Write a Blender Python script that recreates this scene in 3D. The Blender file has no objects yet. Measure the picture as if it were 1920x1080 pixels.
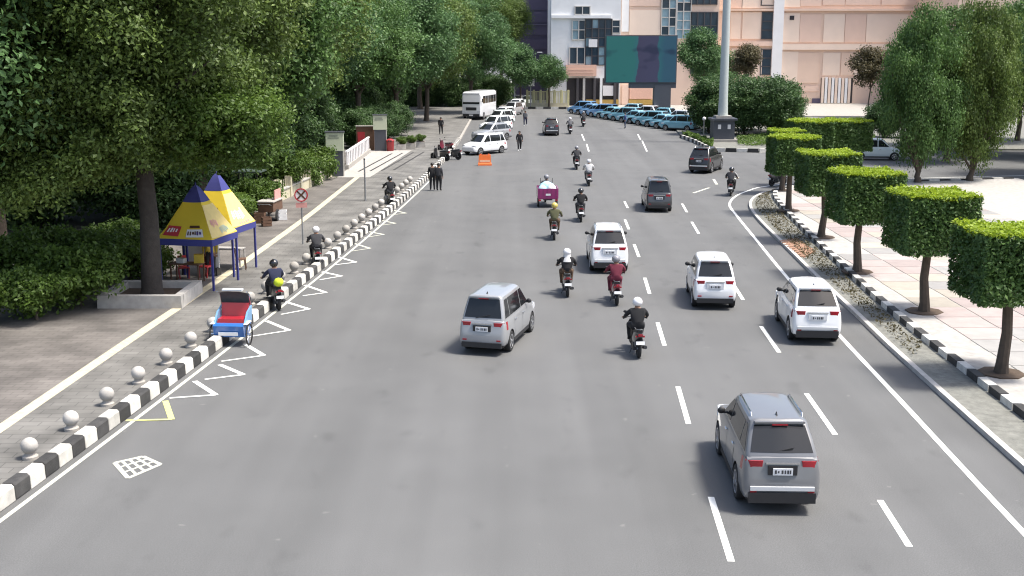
import bpy, bmesh, math, random
import numpy as np
from mathutils import Vector, Matrix
random.seed(7)
R = math.radians
SC = bpy.context.scene
COL = SC.collection
# ------------------------------------------------------------------ camera
FPX, HC, YH = 2200.0, 9.0, 85.0          # focal length in photo pixels, height, horizon row
PITCH = math.atan((540 - YH) / FPX)
cam = bpy.data.cameras.new('camera'); camo = bpy.data.objects.new('camera', cam); COL.objects.link(camo)
cam.sensor_width = 36; cam.lens = FPX / 1920 * 36; cam.clip_end = 3000; cam.clip_start = .1
camo.location = (0, 0, HC); camo.rotation_euler = (R(90) - PITCH, 0, 0)
SC.camera = camo
# ------------------------------------------------------------------ sky and sun
SUN_EL, SUN_AZ = R(64), R(100)            # azimuth measured from +Y (ahead) towards +X (right)
w = bpy.data.worlds.new('World'); SC.world = w; w.use_nodes = True
nt = w.node_tree; bg = nt.nodes['Background']
sky = nt.nodes.new('ShaderNodeTexSky'); sky.sky_type = 'NISHITA'; sky.sun_disc = False
sky.sun_elevation = SUN_EL; sky.sun_rotation = SUN_AZ; sky.dust_density = 4.0; sky.air_density = 1.0; sky.ozone_density = 1.0
nt.links.new(sky.outputs[0], bg.inputs[0]); bg.inputs[1].default_value = .132
sun = bpy.data.lights.new('sun', 'SUN'); sun.energy = 3.1; sun.angle = R(10); sun.color = (1, .96, .89)
suno = bpy.data.objects.new('sun', sun); COL.objects.link(suno)
d = Vector((math.sin(SUN_AZ) * math.cos(SUN_EL), math.cos(SUN_AZ) * math.cos(SUN_EL), math.sin(SUN_EL)))
suno.rotation_euler = (-d).to_track_quat('-Z', 'Y').to_euler(); suno.location = (20, 40, 60)
SC.view_settings.view_transform = 'Standard'; SC.view_settings.look = 'None'
SC.view_settings.gamma = 1; SC.view_settings.use_curve_mapping = False
SC.view_settings.exposure = 1.02
SC.cycles.use_denoising = True; SC.cycles.filter_width = 1.15
SC.cycles.max_bounces = 6; SC.cycles.transparent_max_bounces = 8

# ------------------------------------------------------------------ pixel helpers
def ray(px, py):
    a = (px - 960) / FPX; b = (540 - py) / FPX
    return Vector((a, math.cos(PITCH) + b * math.sin(PITCH), -math.sin(PITCH) + b * math.cos(PITCH)))
def G(px, py, z=0.0):                     # photo pixel on a level surface
    r = ray(px, py); t = (z - HC) / r.z
    return Vector((r.x * t, r.y * t, z))
def atY(px, py, Y):                       # photo pixel on an upright plane at distance Y
    r = ray(px, py); t = Y / r.y
    return Vector((r.x * t, Y, HC + r.z * t))

# ------------------------------------------------------------------ materials
MATS = {}
def mat(name, col, rough=.6, metal=0., var=.12, scale=6., bump=0., bscale=40., spec=.5, coat=0., trans=0., alpha=1., emit=None, orand=0.):
    if name in MATS: return MATS[name]
    m = bpy.data.materials.new(name); m.use_nodes = True; MATS[name] = m
    t = m.node_tree; b = t.nodes['Principled BSDF']
    c = (*col, 1)
    b.inputs['Roughness'].default_value = rough; b.inputs['Metallic'].default_value = metal
    b.inputs['Specular IOR Level'].default_value = spec; b.inputs['Coat Weight'].default_value = coat
    b.inputs['Coat Roughness'].default_value = .06
    b.inputs['Transmission Weight'].default_value = trans
    tc = t.nodes.new('ShaderNodeTexCoord')
    n = t.nodes.new('ShaderNodeTexNoise'); n.inputs['Scale'].default_value = scale; n.inputs['Detail'].default_value = 5
    t.links.new(tc.outputs['Object'], n.inputs['Vector'])
    mx = t.nodes.new('ShaderNodeMix'); mx.data_type = 'RGBA'
    mx.inputs[6].default_value = (*[x * (1 - var) for x in col], 1); mx.inputs[7].default_value = (*[min(1, x * (1 + var)) for x in col], 1)
    t.links.new(n.outputs[0], mx.inputs[0]); t.links.new(mx.outputs[2], b.inputs['Base Color'])
    if orand:                                # each piece a little lighter or darker than its neighbours
        oi = t.nodes.new('ShaderNodeObjectInfo'); mr = t.nodes.new('ShaderNodeMapRange'); mr.inputs[3].default_value = 1 - orand; mr.inputs[4].default_value = 1 + orand * .4
        t.links.new(oi.outputs['Random'], mr.inputs[0]); hs = t.nodes.new('ShaderNodeHueSaturation'); t.links.new(mr.outputs[0], hs.inputs['Value']); t.links.new(mx.outputs[2], hs.inputs['Color']); t.links.new(hs.outputs[0], b.inputs['Base Color'])
        ad = t.nodes.new('ShaderNodeVectorMath'); ad.operation = 'ADD'; t.links.new(tc.outputs['Object'], ad.inputs[0]); t.links.new(oi.outputs['Location'], ad.inputs[1]); t.links.new(ad.outputs[0], n.inputs['Vector'])
    if bump:
        n2 = t.nodes.new('ShaderNodeTexNoise'); n2.inputs['Scale'].default_value = bscale; n2.inputs['Detail'].default_value = 4
        t.links.new(tc.outputs['Object'], n2.inputs['Vector'])
        bp = t.nodes.new('ShaderNodeBump'); bp.inputs['Strength'].default_value = bump; bp.inputs['Distance'].default_value = .02
        t.links.new(n2.outputs[0], bp.inputs['Height']); t.links.new(bp.outputs[0], b.inputs['Normal'])
    if emit:
        b.inputs['Emission Color'].default_value = (*emit[:3], 1); b.inputs['Emission Strength'].default_value = emit[3]
    return m
def leafmat(name, c1, c2, c3, trans=.3):
    if name in MATS: return MATS[name]
    m = bpy.data.materials.new(name); m.use_nodes = True; MATS[name] = m
    t = m.node_tree; b = t.nodes['Principled BSDF']; out = t.nodes['Material Output']
    g = t.nodes.new('ShaderNodeNewGeometry'); rp = t.nodes.new('ShaderNodeValToRGB')
    e = rp.color_ramp.elements; e[0].color = (*c1, 1); e[1].color = (*c3, 1); e[1].position = .95
    k = rp.color_ramp.elements.new(.5); k.color = (*c2, 1)
    tc = t.nodes.new('ShaderNodeTexCoord'); n = t.nodes.new('ShaderNodeTexNoise'); n.inputs['Scale'].default_value = .45; n.inputs['Detail'].default_value = 2
    t.links.new(tc.outputs['Object'], n.inputs['Vector'])
    ad = t.nodes.new('ShaderNodeMath'); ad.operation = 'MULTIPLY_ADD'; ad.inputs[1].default_value = .45
    sub = t.nodes.new('ShaderNodeMath'); sub.operation = 'MULTIPLY_ADD'; sub.inputs[1].default_value = 1.6; sub.inputs[2].default_value = -.5
    t.links.new(n.outputs[0], sub.inputs[0]); t.links.new(g.outputs['Random Per Island'], ad.inputs[0])
    hf = t.nodes.new('ShaderNodeMath'); hf.operation = 'MULTIPLY'; hf.inputs[1].default_value = .6
    t.links.new(sub.outputs[0], hf.inputs[0]); t.links.new(hf.outputs[0], ad.inputs[2]); t.links.new(ad.outputs[0], rp.inputs[0])
    t.links.new(rp.outputs[0], b.inputs['Base Color']); b.inputs['Roughness'].default_value = .5; b.inputs['Specular IOR Level'].default_value = .35
    tr = t.nodes.new('ShaderNodeBsdfTranslucent'); mx = t.nodes.new('ShaderNodeMixShader'); mx.inputs[0].default_value = trans
    t.links.new(rp.outputs[0], tr.inputs[0]); t.links.new(b.outputs[0], mx.inputs[1]); t.links.new(tr.outputs[0], mx.inputs[2])
    t.links.new(mx.outputs[0], out.inputs[0])
    return m
def asphalt(name, base, tint):
    m = bpy.data.materials.new(name); m.use_nodes = True; MATS[name] = m
    t = m.node_tree; b = t.nodes['Principled BSDF']; L = t.links.new
    tc = t.nodes.new('ShaderNodeTexCoord')
    def noise(s, det=4, stretch=None):
        n = t.nodes.new('ShaderNodeTexNoise'); n.inputs['Scale'].default_value = s; n.inputs['Detail'].default_value = det
        if stretch:
            mp = t.nodes.new('ShaderNodeMapping'); mp.inputs['Scale'].default_value = stretch; L(tc.outputs['Object'], mp.inputs[0]); L(mp.outputs[0], n.inputs[0])
        else: L(tc.outputs['Object'], n.inputs[0])
        return n.outputs[0]
    def ramp(f, a, bb, p0=.3, p1=.7):
        r = t.nodes.new('ShaderNodeValToRGB'); r.color_ramp.elements[0].color = (*a, 1); r.color_ramp.elements[1].color = (*bb, 1)
        r.color_ramp.elements[0].position = p0; r.color_ramp.elements[1].position = p1; L(f, r.inputs[0]); return r.outputs[0]
    def mul(a, bb, f=1):
        x = t.nodes.new('ShaderNodeMix'); x.data_type = 'RGBA'; x.blend_type = 'MULTIPLY'; x.inputs[0].default_value = f; L(a, x.inputs[6]); L(bb, x.inputs[7]); return x.outputs[2]
    c = ramp(noise(.09, 3), base, tint)
    c = mul(c, ramp(noise(.5, 5), (.93, .93, .93), (1.04, 1.04, 1.04)))
    c = mul(c, ramp(noise(.32, 4, (2.2, .08, 1)), (.85, .85, .85), (1.06, 1.06, 1.06)))   # wear along the lanes
    c = mul(c, ramp(noise(38, 3), (.78, .78, .78), (1.2, 1.2, 1.2)))                       # aggregate
    sp = ramp(noise(3.1, 2), (1, 1, 1), (1.35, 1.34, 1.3), .72, .76); c = mul(c, sp)       # pale specks
    ol = ramp(noise(1.1, 3, (1, .5, 1)), (.85, .85, .85), (1, 1, 1), .27, .38); c = mul(c, ol)  # oil spots
    L(c, b.inputs['Base Color']); b.inputs['Roughness'].default_value = .8; b.inputs['Specular IOR Level'].default_value = .3
    bp = t.nodes.new('ShaderNodeBump'); bp.inputs['Strength'].default_value = .35; bp.inputs['Distance'].default_value = .01
    L(noise(60, 3), bp.inputs['Height']); L(bp.outputs[0], b.inputs['Normal'])
    return m
def tiles(name, c1, c2, mortar, scale, rough=.7, rot=0, msize=.02, var=.3):
    m = bpy.data.materials.new(name); m.use_nodes = True; MATS[name] = m
    t = m.node_tree; b = t.nodes['Principled BSDF']; L = t.links.new
    tc = t.nodes.new('ShaderNodeTexCoord'); br = t.nodes.new('ShaderNodeTexBrick'); br.offset = .5
    mp = t.nodes.new('ShaderNodeMapping'); mp.inputs['Rotation'].default_value = (0, 0, rot); L(tc.outputs['Object'], mp.inputs[0]); L(mp.outputs[0], br.inputs[0])
    br.inputs['Color1'].default_value = (*c1, 1); br.inputs['Color2'].default_value = (*c2, 1); br.inputs['Mortar'].default_value = (*mortar, 1)
    br.inputs['Scale'].default_value = scale; br.inputs['Mortar Size'].default_value = msize; br.inputs['Brick Width'].default_value = 1; br.inputs['Row Height'].default_value = .5
    n = t.nodes.new('ShaderNodeTexNoise'); n.inputs['Scale'].default_value = .7; n.inputs['Detail'].default_value = 7; L(tc.outputs['Object'], n.inputs[0])
    r = t.nodes.new('ShaderNodeValToRGB'); r.color_ramp.elements[0].color = (1 - var,) * 3 + (1,); r.color_ramp.elements[1].color = (1 + var * .5,) * 3 + (1,)
    r.color_ramp.elements[0].position = .3; r.color_ramp.elements[1].position = .7; L(n.outputs[0], r.inputs[0])
    x = t.nodes.new('ShaderNodeMix'); x.data_type = 'RGBA'; x.blend_type = 'MULTIPLY'; x.inputs[0].default_value = 1; L(br.outputs[0], x.inputs[6]); L(r.outputs[0], x.inputs[7])
    L(x.outputs[2], b.inputs['Base Color']); b.inputs['Roughness'].default_value = rough
    bp = t.nodes.new('ShaderNodeBump'); bp.inputs['Strength'].default_value = .3; bp.inputs['Distance'].default_value = .01; L(br.outputs[1], bp.inputs['Height']); bp.invert = True
    L(bp.outputs[0], b.inputs['Normal'])
    return m
M = {}
M['asphalt'] = asphalt('asphalt', (.119, .12, .119), (.135, .136, .134))
M['paint'] = mat('road_paint', (.74, .74, .7), .7, var=.25, scale=9, bump=.2)
M['yellow_paint'] = mat('yellow_road_paint', (.62, .62, .22), .7, var=.3, scale=9)
M['worn_paint'] = mat('worn_road_paint', (.5, .5, .42), .75, var=.4, scale=14, bump=.2)
M['walk'] = tiles('left_pavement_tiles', (.152, .147, .135), (.18, .174, .161), (.095, .092, .085), 1.6, var=.4)
M['walk2'] = tiles('forecourt_tiles', (.138, .126, .115), (.17, .156, .142), (.085, .078, .07), 2.2, var=.4)
M['kerb_white'] = mat('kerb_white', (.6, .58, .53), .8, var=.45, scale=4, bump=.5, orand=.3)
M['kerb_black'] = mat('kerb_black', (.045, .044, .043), .8, var=.6, scale=4, bump=.5, orand=.5)
M['concrete'] = mat('concrete', (.33, .31, .28), .85, var=.25, scale=3, bump=.4)
M['concrete_pale'] = mat('concrete_pale', (.42, .4, .37), .85, var=.35, scale=4, bump=.4, orand=.2)
M['tactile'] = mat('tactile_strip', (.52, .47, .33), .8, var=.35, scale=7, bump=.6, bscale=25)
M['soil'] = mat('soil', (.09, .062, .042), .95, var=.4, scale=5, bump=.8)
M['gravel'] = mat('gravel', (.17, .17, .15), .95, var=.55, scale=5, bump=.9, bscale=18)
M['rust_tile'] = mat('rust_tile', (.34, .2, .13), .85, var=.4, scale=6, bump=.5)
M['slab_a'] = mat('slab_pink', (.36, .3, .28), .75, var=.2, scale=2.5, bump=.3, orand=.2)
M['slab_b'] = mat('slab_cream', (.37, .335, .28), .75, var=.2, scale=2.5, bump=.3, orand=.2)
M['slab_c'] = mat('slab_grey', (.31, .3, .285), .75, var=.2, scale=2.5, bump=.3, orand=.2)
M['bark'] = mat('bark', (.085, .066, .05), .95, var=.45, scale=5, bump=1., bscale=14)
M['bark_dark'] = mat('bark_dark', (.05, .042, .036), .95, var=.45, scale=5, bump=1., bscale=14)
M['tyre'] = mat('tyre_rubber', (.018, .018, .019), .85, var=.2)
M['rim'] = mat('alloy_rim', (.55, .56, .58), .35, .9, var=.08)
M['dark_rim'] = mat('dark_rim', (.06, .06, .065), .4, .6)
M['glass'] = mat('dark_car_glass', (.014, .016, .018), .06, var=.1, spec=.5)
M['plastic'] = mat('black_plastic', (.02, .02, .022), .6, var=.15)
M['chrome'] = mat('chrome', (.72, .73, .75), .2, 1., var=.05)
M['trim'] = mat('satin_trim', (.68, .69, .7), .35, .25, var=.05)
M['tail'] = mat('tail_lamp_red', (.3, .01, .02), .18, var=.3, scale=30, coat=.5)
M['head'] = mat('head_lamp', (.6, .62, .65), .12, var=.2, scale=30, coat=.5)
M['plate'] = mat('plate_white', (.7, .71, .72), .5, var=.08)
M['plate_ink'] = mat('plate_ink', (.05, .05, .055), .5)
def paint(name, col, metal=.0, rough=.32): return mat('car_paint_' + name, col, rough, metal, var=.05, scale=3, coat=.8)
M['white'] = paint('white', (.72, .73, .74)); M['silver'] = paint('silver', (.3, .308, .318), .15, .36); M['grey'] = paint('grey', (.155, .158, .165), .1, .36)
M['black'] = paint('black', (.022, .022, .024)); M['dark'] = paint('dark_grey', (.055, .056, .06), .2); M['taxi'] = paint('pale_blue', (.2, .42, .5)); M['taxi2'] = paint('sky_blue', (.16, .34, .56))
M['blue'] = paint('blue', (.03, .14, .42)); M['red'] = paint('red', (.42, .02, .03)); M['maroon'] = paint('maroon', (.16, .02, .04)); M['magenta'] = paint('magenta', (.26, .015, .13))
M['pale'] = paint('pale_green_white', (.62, .68, .66))
M['metal'] = mat('grey_steel', (.3, .31, .32), .45, .7); M['dark_metal'] = mat('dark_steel', (.035, .035, .038), .5, .4)
M['skin'] = mat('skin', (.28, .15, .09), .55, var=.1); M['hair'] = mat('hair', (.012, .01, .009), .5)
M['seat'] = mat('vinyl_seat', (.02, .02, .021), .55)
M['yellow_cloth'] = mat('yellow_tent_cloth', (.64, .47, .03), .75, var=.08, scale=2, bump=.1); M['blue_cloth'] = mat('blue_tent_cloth', (.04, .045, .2), .75, var=.15, scale=3)
M['sunlit_cloth'] = mat('sunlit_tent_cloth', (.66, .52, .2), .75); M['red_print'] = mat('red_print', (.42, .03, .04), .7); M['white_print'] = mat('white_print', (.7, .68, .68), .7)  # the cream stands for sun glare on the tents' right faces
M['brown_print'] = mat('brown_print', (.08, .03, .01), .7); M['pink_print'] = mat('pink_print', (.62, .3, .27), .7); M['teal_print'] = mat('teal_print', (.35, .48, .42), .7); M['purple_print'] = mat('purple_print', (.12, .08, .36), .7)

# ------------------------------------------------------------------ mesh builder
class MB:
    def __init__(s): s.v = []; s.f = []; s.m = []
    def add(s, vs, fs, mi=0):
        o = len(s.v); s.v += [tuple(p) for p in vs]; s.f += [tuple(i + o for i in f) for f in fs]; s.m += [mi] * len(fs); return s
    def box(s, c, size, rz=0., mi=0, top=1., rx=0., ry=0.):
        x, y, z = (q / 2 for q in size); c = Vector(c)
        mt = Matrix.Rotation(rz, 3, 'Z') @ Matrix.Rotation(ry, 3, 'Y') @ Matrix.Rotation(rx, 3, 'X')
        vs = [c + mt @ Vector(p) for p in ((-x, -y, -z), (x, -y, -z), (x, y, -z), (-x, y, -z), (-x * top, -y * top, z), (x * top, -y * top, z), (x * top, y * top, z), (-x * top, y * top, z))]
        return s.add(vs, [(3, 2, 1, 0), (4, 5, 6, 7), (0, 1, 5, 4), (1, 2, 6, 5), (2, 3, 7, 6), (3, 0, 4, 7)], mi)
    def slab(s, pts, z0, z1, mi=0):                    # upright prism over an outline
        n = len(pts); vs = [(p[0], p[1], z0) for p in pts] + [(p[0], p[1], z1) for p in pts]
        a = sum(pts[i][0] * pts[(i + 1) % n][1] - pts[(i + 1) % n][0] * pts[i][1] for i in range(n))
        fs = [tuple(range(n))[::-1], tuple(range(n, 2 * n))] + [(i, (i + 1) % n, n + (i + 1) % n, n + i) for i in range(n)]
        if a < 0: fs = [f[::-1] for f in fs]
        return s.add(vs, fs, mi)
    def sheet(s, pts, z, mi=0):
        n = len(pts); a = sum(pts[i][0] * pts[(i + 1) % n][1] - pts[(i + 1) % n][0] * pts[i][1] for i in range(n))
        return s.add([(p[0], p[1], z) for p in pts], [tuple(range(n)) if a > 0 else tuple(range(n))[::-1]], mi)
    def tube(s, pts, rad, n=8, mi=0, cap=True):
        pts = [Vector(p) for p in pts]; rad = rad if isinstance(rad, (list, tuple)) else [rad] * len(pts); vs = []
        up = Vector((.31, .17, .93))
        for i, p in enumerate(pts):
            t = (pts[min(i + 1, len(pts) - 1)] - pts[max(i - 1, 0)]).normalized()
            a = t.cross(up if abs(t.dot(up)) < .95 else Vector((1, 0, 0))).normalized(); b = t.cross(a)
            vs += [p + (a * math.cos(k * math.tau / n) + b * math.sin(k * math.tau / n)) * rad[i] for k in range(n)]
        fs = [(i * n + k, i * n + (k + 1) % n, (i + 1) * n + (k + 1) % n, (i + 1) * n + k) for i in range(len(pts) - 1) for k in range(n)]
        if cap: fs += [tuple(range(n))[::-1], tuple(range((len(pts) - 1) * n, len(pts) * n))]
        return s.add(vs, fs, mi)
    def lathe(s, prof, c=(0, 0, 0), n=16, axis='Z', mi=0, cap=True):   # prof: (radius, height) pairs
        vs = []; c = Vector(c)
        for r, h in prof:
            for k in range(n):
                a = k * math.tau / n; p = (r * math.cos(a), r * math.sin(a), h)
                if axis == 'X': p = (h, r * math.cos(a), r * math.sin(a))
                if axis == 'Y': p = (r * math.sin(a), h, r * math.cos(a))
                vs.append(c + Vector(p))
        fs = [(i * n + k, i * n + (k + 1) % n, (i + 1) * n + (k + 1) % n, (i + 1) * n + k) for i in range(len(prof) - 1) for k in range(n)]
        if cap: fs += [tuple(range(n))[::-1], tuple(range((len(prof) - 1) * n, len(prof) * n))]
        return s.add(vs, fs, mi)
    def loft(s, rows, closed=True, cap=True, mi=0):
        n = len(rows[0]); vs = [p for r in rows for p in r]
        fs = [(i * n + k, i * n + (k + 1) % n, (i + 1) * n + (k + 1) % n, (i + 1) * n + k) for i in range(len(rows) - 1) for k in range(n if closed else n - 1)]
        if cap and closed: fs += [tuple(range(n))[::-1], tuple(range((len(rows) - 1) * n, len(rows) * n))]
        return s.add(vs, fs, mi)
    def ball(s, c, r, n=12, mi=0, sq=(1, 1, 1)):
        rows = []; c = Vector(c)
        for i in range(n // 2 + 1):
            a = math.pi * i / (n // 2); rr = max(math.sin(a), .02)
            rows.append([c + Vector((r * sq[0] * rr * math.cos(k * math.tau / n), r * sq[1] * rr * math.sin(k * math.tau / n), -r * sq[2] * math.cos(a))) for k in range(n)])
        return s.loft(rows, mi=mi)
    def mesh(s, name, mats, smooth=38):
        me = bpy.data.meshes.new(name); me.from_pydata(s.v, [], s.f)
        for m in (mats if isinstance(mats, (list, tuple)) else [mats]): me.materials.append(M.get(m, None) if isinstance(m, str) else m)
        me.polygons.foreach_set('material_index', s.m)
        if smooth:
            me.polygons.foreach_set('use_smooth', [True] * len(s.f)); me.set_sharp_from_angle(angle=R(smooth))
        me.update(); return me
    def build(s, name, mats, parent=None, loc=(0, 0, 0), rz=0., smooth=38):
        return link(name, s.mesh(name, mats, smooth), parent, loc, rz)
def link(name, me, parent=None, loc=(0, 0, 0), rz=0.):
    o = bpy.data.objects.new(name, me); COL.objects.link(o); o.parent = parent
    o.location = loc; o.rotation_euler = (0, 0, rz); return o
def tag(o, label=None, cat=None, group=None, kind=None):
    if label: o['label'] = label
    if cat: o['category'] = cat
    if group: o['group'] = group
    if kind: o['kind'] = kind
    return o
def thing(name, label, cat, loc=(0, 0, 0), rz=0., group=None):
    return tag(link(name, None, None, loc, rz), label, cat, group)
def copy_tree(o, parent=None):
    c = o.copy(); COL.objects.link(c); c.parent = parent
    for ch in list(o.children): copy_tree(ch, c)
    return c
def place(proto, first, loc, rz, label, group=None, scale=None):
    o = proto if first else copy_tree(proto)
    o.location = loc; o.rotation_euler = (0, 0, rz); o['label'] = label
    if group: o['group'] = group
    if scale: o.scale = scale if isinstance(scale, tuple) else (scale,) * 3
    return o
ORD = ['first', 'second', 'third', 'fourth', 'fifth', 'sixth', 'seventh', 'eighth', 'ninth', 'tenth', 'eleventh', 'twelfth', 'thirteenth', 'fourteenth', 'fifteenth',
       'sixteenth', 'seventeenth', 'eighteenth', 'nineteenth', 'twentieth'] + ['twenty-' + q for q in ('first', 'second', 'third', 'fourth', 'fifth', 'sixth', 'seventh', 'eighth', 'ninth')] + ['thirtieth'] + ['thirty-' + q for q in ('first', 'second', 'third', 'fourth', 'fifth', 'sixth', 'seventh', 'eighth', 'ninth')] + ['fortieth']
def lerp(a, b, t): return a + (b - a) * t
def resample(pts, step):
    pts = [Vector((p[0], p[1], 0)) for p in pts]; out = [pts[0]]; acc = 0.
    for a, b in zip(pts, pts[1:]):
        L = (b - a).length; t = step - acc
        while t <= L: out.append(a.lerp(b, t / L)); t += step
        acc = (acc + L) % step if False else L - (t - step)
    return out
def smoothline(pts, k=6):
    P = [Vector((p[0], p[1], 0)) for p in pts]; out = []
    for i in range(len(P) - 1):
        p0, p1, p2, p3 = P[max(i - 1, 0)], P[i], P[i + 1], P[min(i + 2, len(P) - 1)]
        for j in range(k):
            t = j / k; out.append(.5 * ((2 * p1) + (p2 - p0) * t + (2 * p0 - 5 * p1 + 4 * p2 - p3) * t * t + (3 * p1 - p0 - 3 * p2 + p3) * t ** 3))
    return out + [P[-1]]
def offs(pts, dist):                       # offset a line to its right-hand side
    out = []
    for i, p in enumerate(pts):
        t = (pts[min(i + 1, len(pts) - 1)] - pts[max(i - 1, 0)]).normalized(); out.append(p + Vector((t.y, -t.x, 0)) * dist)
    return out
def strip(mb, pts, w, z, mi=0):
    a, b = offs(pts, -w / 2), offs(pts, w / 2); n = len(pts)
    return mb.add([(p.x, p.y, z) for p in a + b], [(i, n + i, n + i + 1, i + 1) for i in range(n - 1)], mi)
def struct(o): return tag(o, kind='structure')
exec_order = []

# ================================================================== SETTING: ground, road, kerbs, pavements
MB().sheet([(-700, -60), (700, -60), (700, 1500), (-700, 1500)], 0).build('road', 'asphalt', smooth=0)
struct(bpy.data.objects['road'])
LK = [G(*p) for p in ((240, 768), (320, 725), (395, 680), (480, 610), (545, 555), (600, 505), (660, 460), (720, 412), (790, 347), (830, 307), (850, 285))]
# straighten the tapped points with a gentle least-squares curve in Y
import numpy as np
_c = np.polyfit([p.y for p in LK], [p.x for p in LK], 2)
def lkx(y): y = min(y, 112); return float(np.polyval(_c, y))
LKL = [Vector((lkx(y), y, 0)) for y in range(4, 190, 2)]
WALK_Z, KERB_Z = .17, .36
pav = [(p.x - .28, p.y) for p in LKL] + [(-11, 200), (-260, 200), (-260, 4)]
struct(MB().slab([p for p in pav], -.3, WALK_Z).build('left_pavement', 'walk', smooth=0))
TL = [Vector((x, y, 0)) for x, y in ((-12.6, 8), (-12.2, 22), (-11.7, 34.7), (-11.3, 43.5), (-10.8, 59.8), (-10.65, 73.2), (-10.4, 94), (-10.2, 100))]
mb = MB(); strip(mb, smoothline(TL, 4), .34, WALK_Z + .006); struct(mb.build('tactile_strip', 'tactile', smooth=0))
fc = [(p.x - .2, p.y) for p in TL] + [(-40, 100), (-40, 8)]
struct(MB().sheet(fc[:len(TL)] + [(-40, 100), (-40, 8)], WALK_Z + .004).build('forecourt_paving', 'walk2', smooth=0))
# forecourt drains: dark joints that cross the wide entrance apron
apr = MB()
struct(MB().sheet([(-11.9, 80), (-9.7, 80), (-8.6, 101), (-12.2, 101)], WALK_Z + .009).build('entrance_apron', 'concrete_pale', smooth=0))
for k in range(4):
    a, b = G(672 + 22 * k, 322 - 1 * k, WALK_Z), G(735 + 20 * k, 288 - 1 * k, WALK_Z)
    m_ = MB(); strip(m_, [a, b], .16, WALK_Z + .013); struct(m_.build('drain_channel', 'kerb_black', smooth=0))
# left kerb: painted blocks one by one
kroot = struct(MB().slab([(p.x - .27, p.y) for p in LKL] + [(p.x - .04, p.y) for p in reversed(LKL)], -.2, .12).build('left_kerb', 'concrete', smooth=0))
blk = {}
for nm in ('kerb_white', 'kerb_black'):
    b_ = MB(); rows = []
    for yy, ins in ((0, .012), (.012, 0), (.588, 0), (.6, .012)):
        rows.append([(-.30 + ins, yy, .02), (-.002 - ins, yy, .02), (-.012 - ins, yy, KERB_Z - .05), (-.06 - ins, yy, KERB_Z - ins), (-.27 + ins, yy, KERB_Z - ins), (-.30 + ins, yy, KERB_Z - .05)])
    b_.loft([r[::-1] for r in rows]); blk[nm] = b_.mesh('kerb_block', nm, 30)
kp = resample([(lkx(y), y) for y in [q * .5 for q in range(20, 236)]], .62)
for i, (a, b) in enumerate(zip(kp, kp[1:])):
    if i > 165: break
    o = link('kerb_block', blk['kerb_white' if i % 2 else 'kerb_black'], kroot, (a.x, a.y, random.uniform(-.008, .008)), -math.atan2(b.x - a.x, b.y - a.y))
# edge line and zigzag markings
mb = MB(); strip(mb, [p + Vector((.22, 0, 0)) for p in LKL if p.y < 84], .11, .005); struct(mb.build('left_edge_line', 'worn_paint', smooth=0))
IN = [(232, 800), (310, 752), (365, 715), (412, 684), (460, 646), (500, 602), (535, 566), (572, 535), (604, 510), (634, 482), (662, 456), (688, 434), (712, 413), (735, 394)]
TP = [(322, 787), (405, 741), (457, 703), (495, 667), (543, 620), (580, 580), (612, 549), (641, 518), (668, 492), (694, 466), (720, 440), (742, 419), (762, 400)]
BK = [(236, 789), (318, 747), (384, 712), (415, 678), (465, 632), (527, 590), (568, 555), (600, 525), (628, 497), (655, 472), (683, 446), (706, 424), (728, 404)]
for i in range(len(TP)):
    mb = MB(); a, b, c = G(*IN[i + 1 if i + 1 < len(IN) else i]), G(*TP[i]), G(*BK[i])
    strip(mb, [a, b], .15, .0085); strip(mb, [b, c], .1, .0125)
    struct(mb.build('zigzag_marking', 'yellow_paint' if i == 0 else 'paint' if i < 9 else 'worn_paint', smooth=0))
hb = MB()
H4 = [G(215, 868), G(268, 856), G(301, 871), G(240, 897)]
for i in range(4): strip(hb, [H4[i], H4[(i + 1) % 4]], .1, .006 + .001 * i)
for k in (.25, .5, .75): strip(hb, [H4[0].lerp(H4[1], k), H4[3].lerp(H4[2], k)], .07, .011)
for k in (.33, .66): strip(hb, [H4[0].lerp(H4[3], k), H4[1].lerp(H4[2], k)], .07, .014)
struct(hb.build('hatched_box_marking', 'worn_paint', smooth=0))
# lane dashes
def dashes(px, name):
    for a, b in px:
        mb = MB(); strip(mb, [G(*a), G(*b)], .13, .005); struct(mb.build(name, 'paint', smooth=0))
dashes([((1333, 932), (1371, 1053)), ((1271, 725), (1291, 795)), ((1233, 605), (1246, 648)), ((1209, 521), (1218, 551)), ((1189, 458), (1198, 482)), ((1172, 412), (1179, 430)), ((1171, 378), (1177, 390))], 'lane_dash')
dashes([((1650, 938), (1705, 1025)), ((1512, 738), (1566, 815)), ((1427, 612), (1461, 661)), ((1372, 528), (1393, 562)), ((1297, 416), (1310, 438)), ((1279, 382), (1288, 398)), ((1204, 264), (1213, 284)), ((1196, 252), (1201, 262)), ((1100, 270), (1104, 284)), ((1091, 252), (1096, 264))], 'lane_dash')
for i, (px, py, w_, d_) in enumerate(((945, 326, 3.4, 1.6),)):
    c_ = G(px, py); rp_ = random.Random(i); struct(MB().sheet([(c_.x + math.cos(k * .5236) * w_ / 2 * rp_.uniform(.8, 1.1), c_.y + math.sin(k * .5236) * d_ / 2 * rp_.uniform(.8, 1.1)) for k in range(12)], .0035).build('road_patch', MATS.get('patch') or mat('patch', (.118, .118, .115), .85, var=.1, scale=9, bump=.3), smooth=0))
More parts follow.
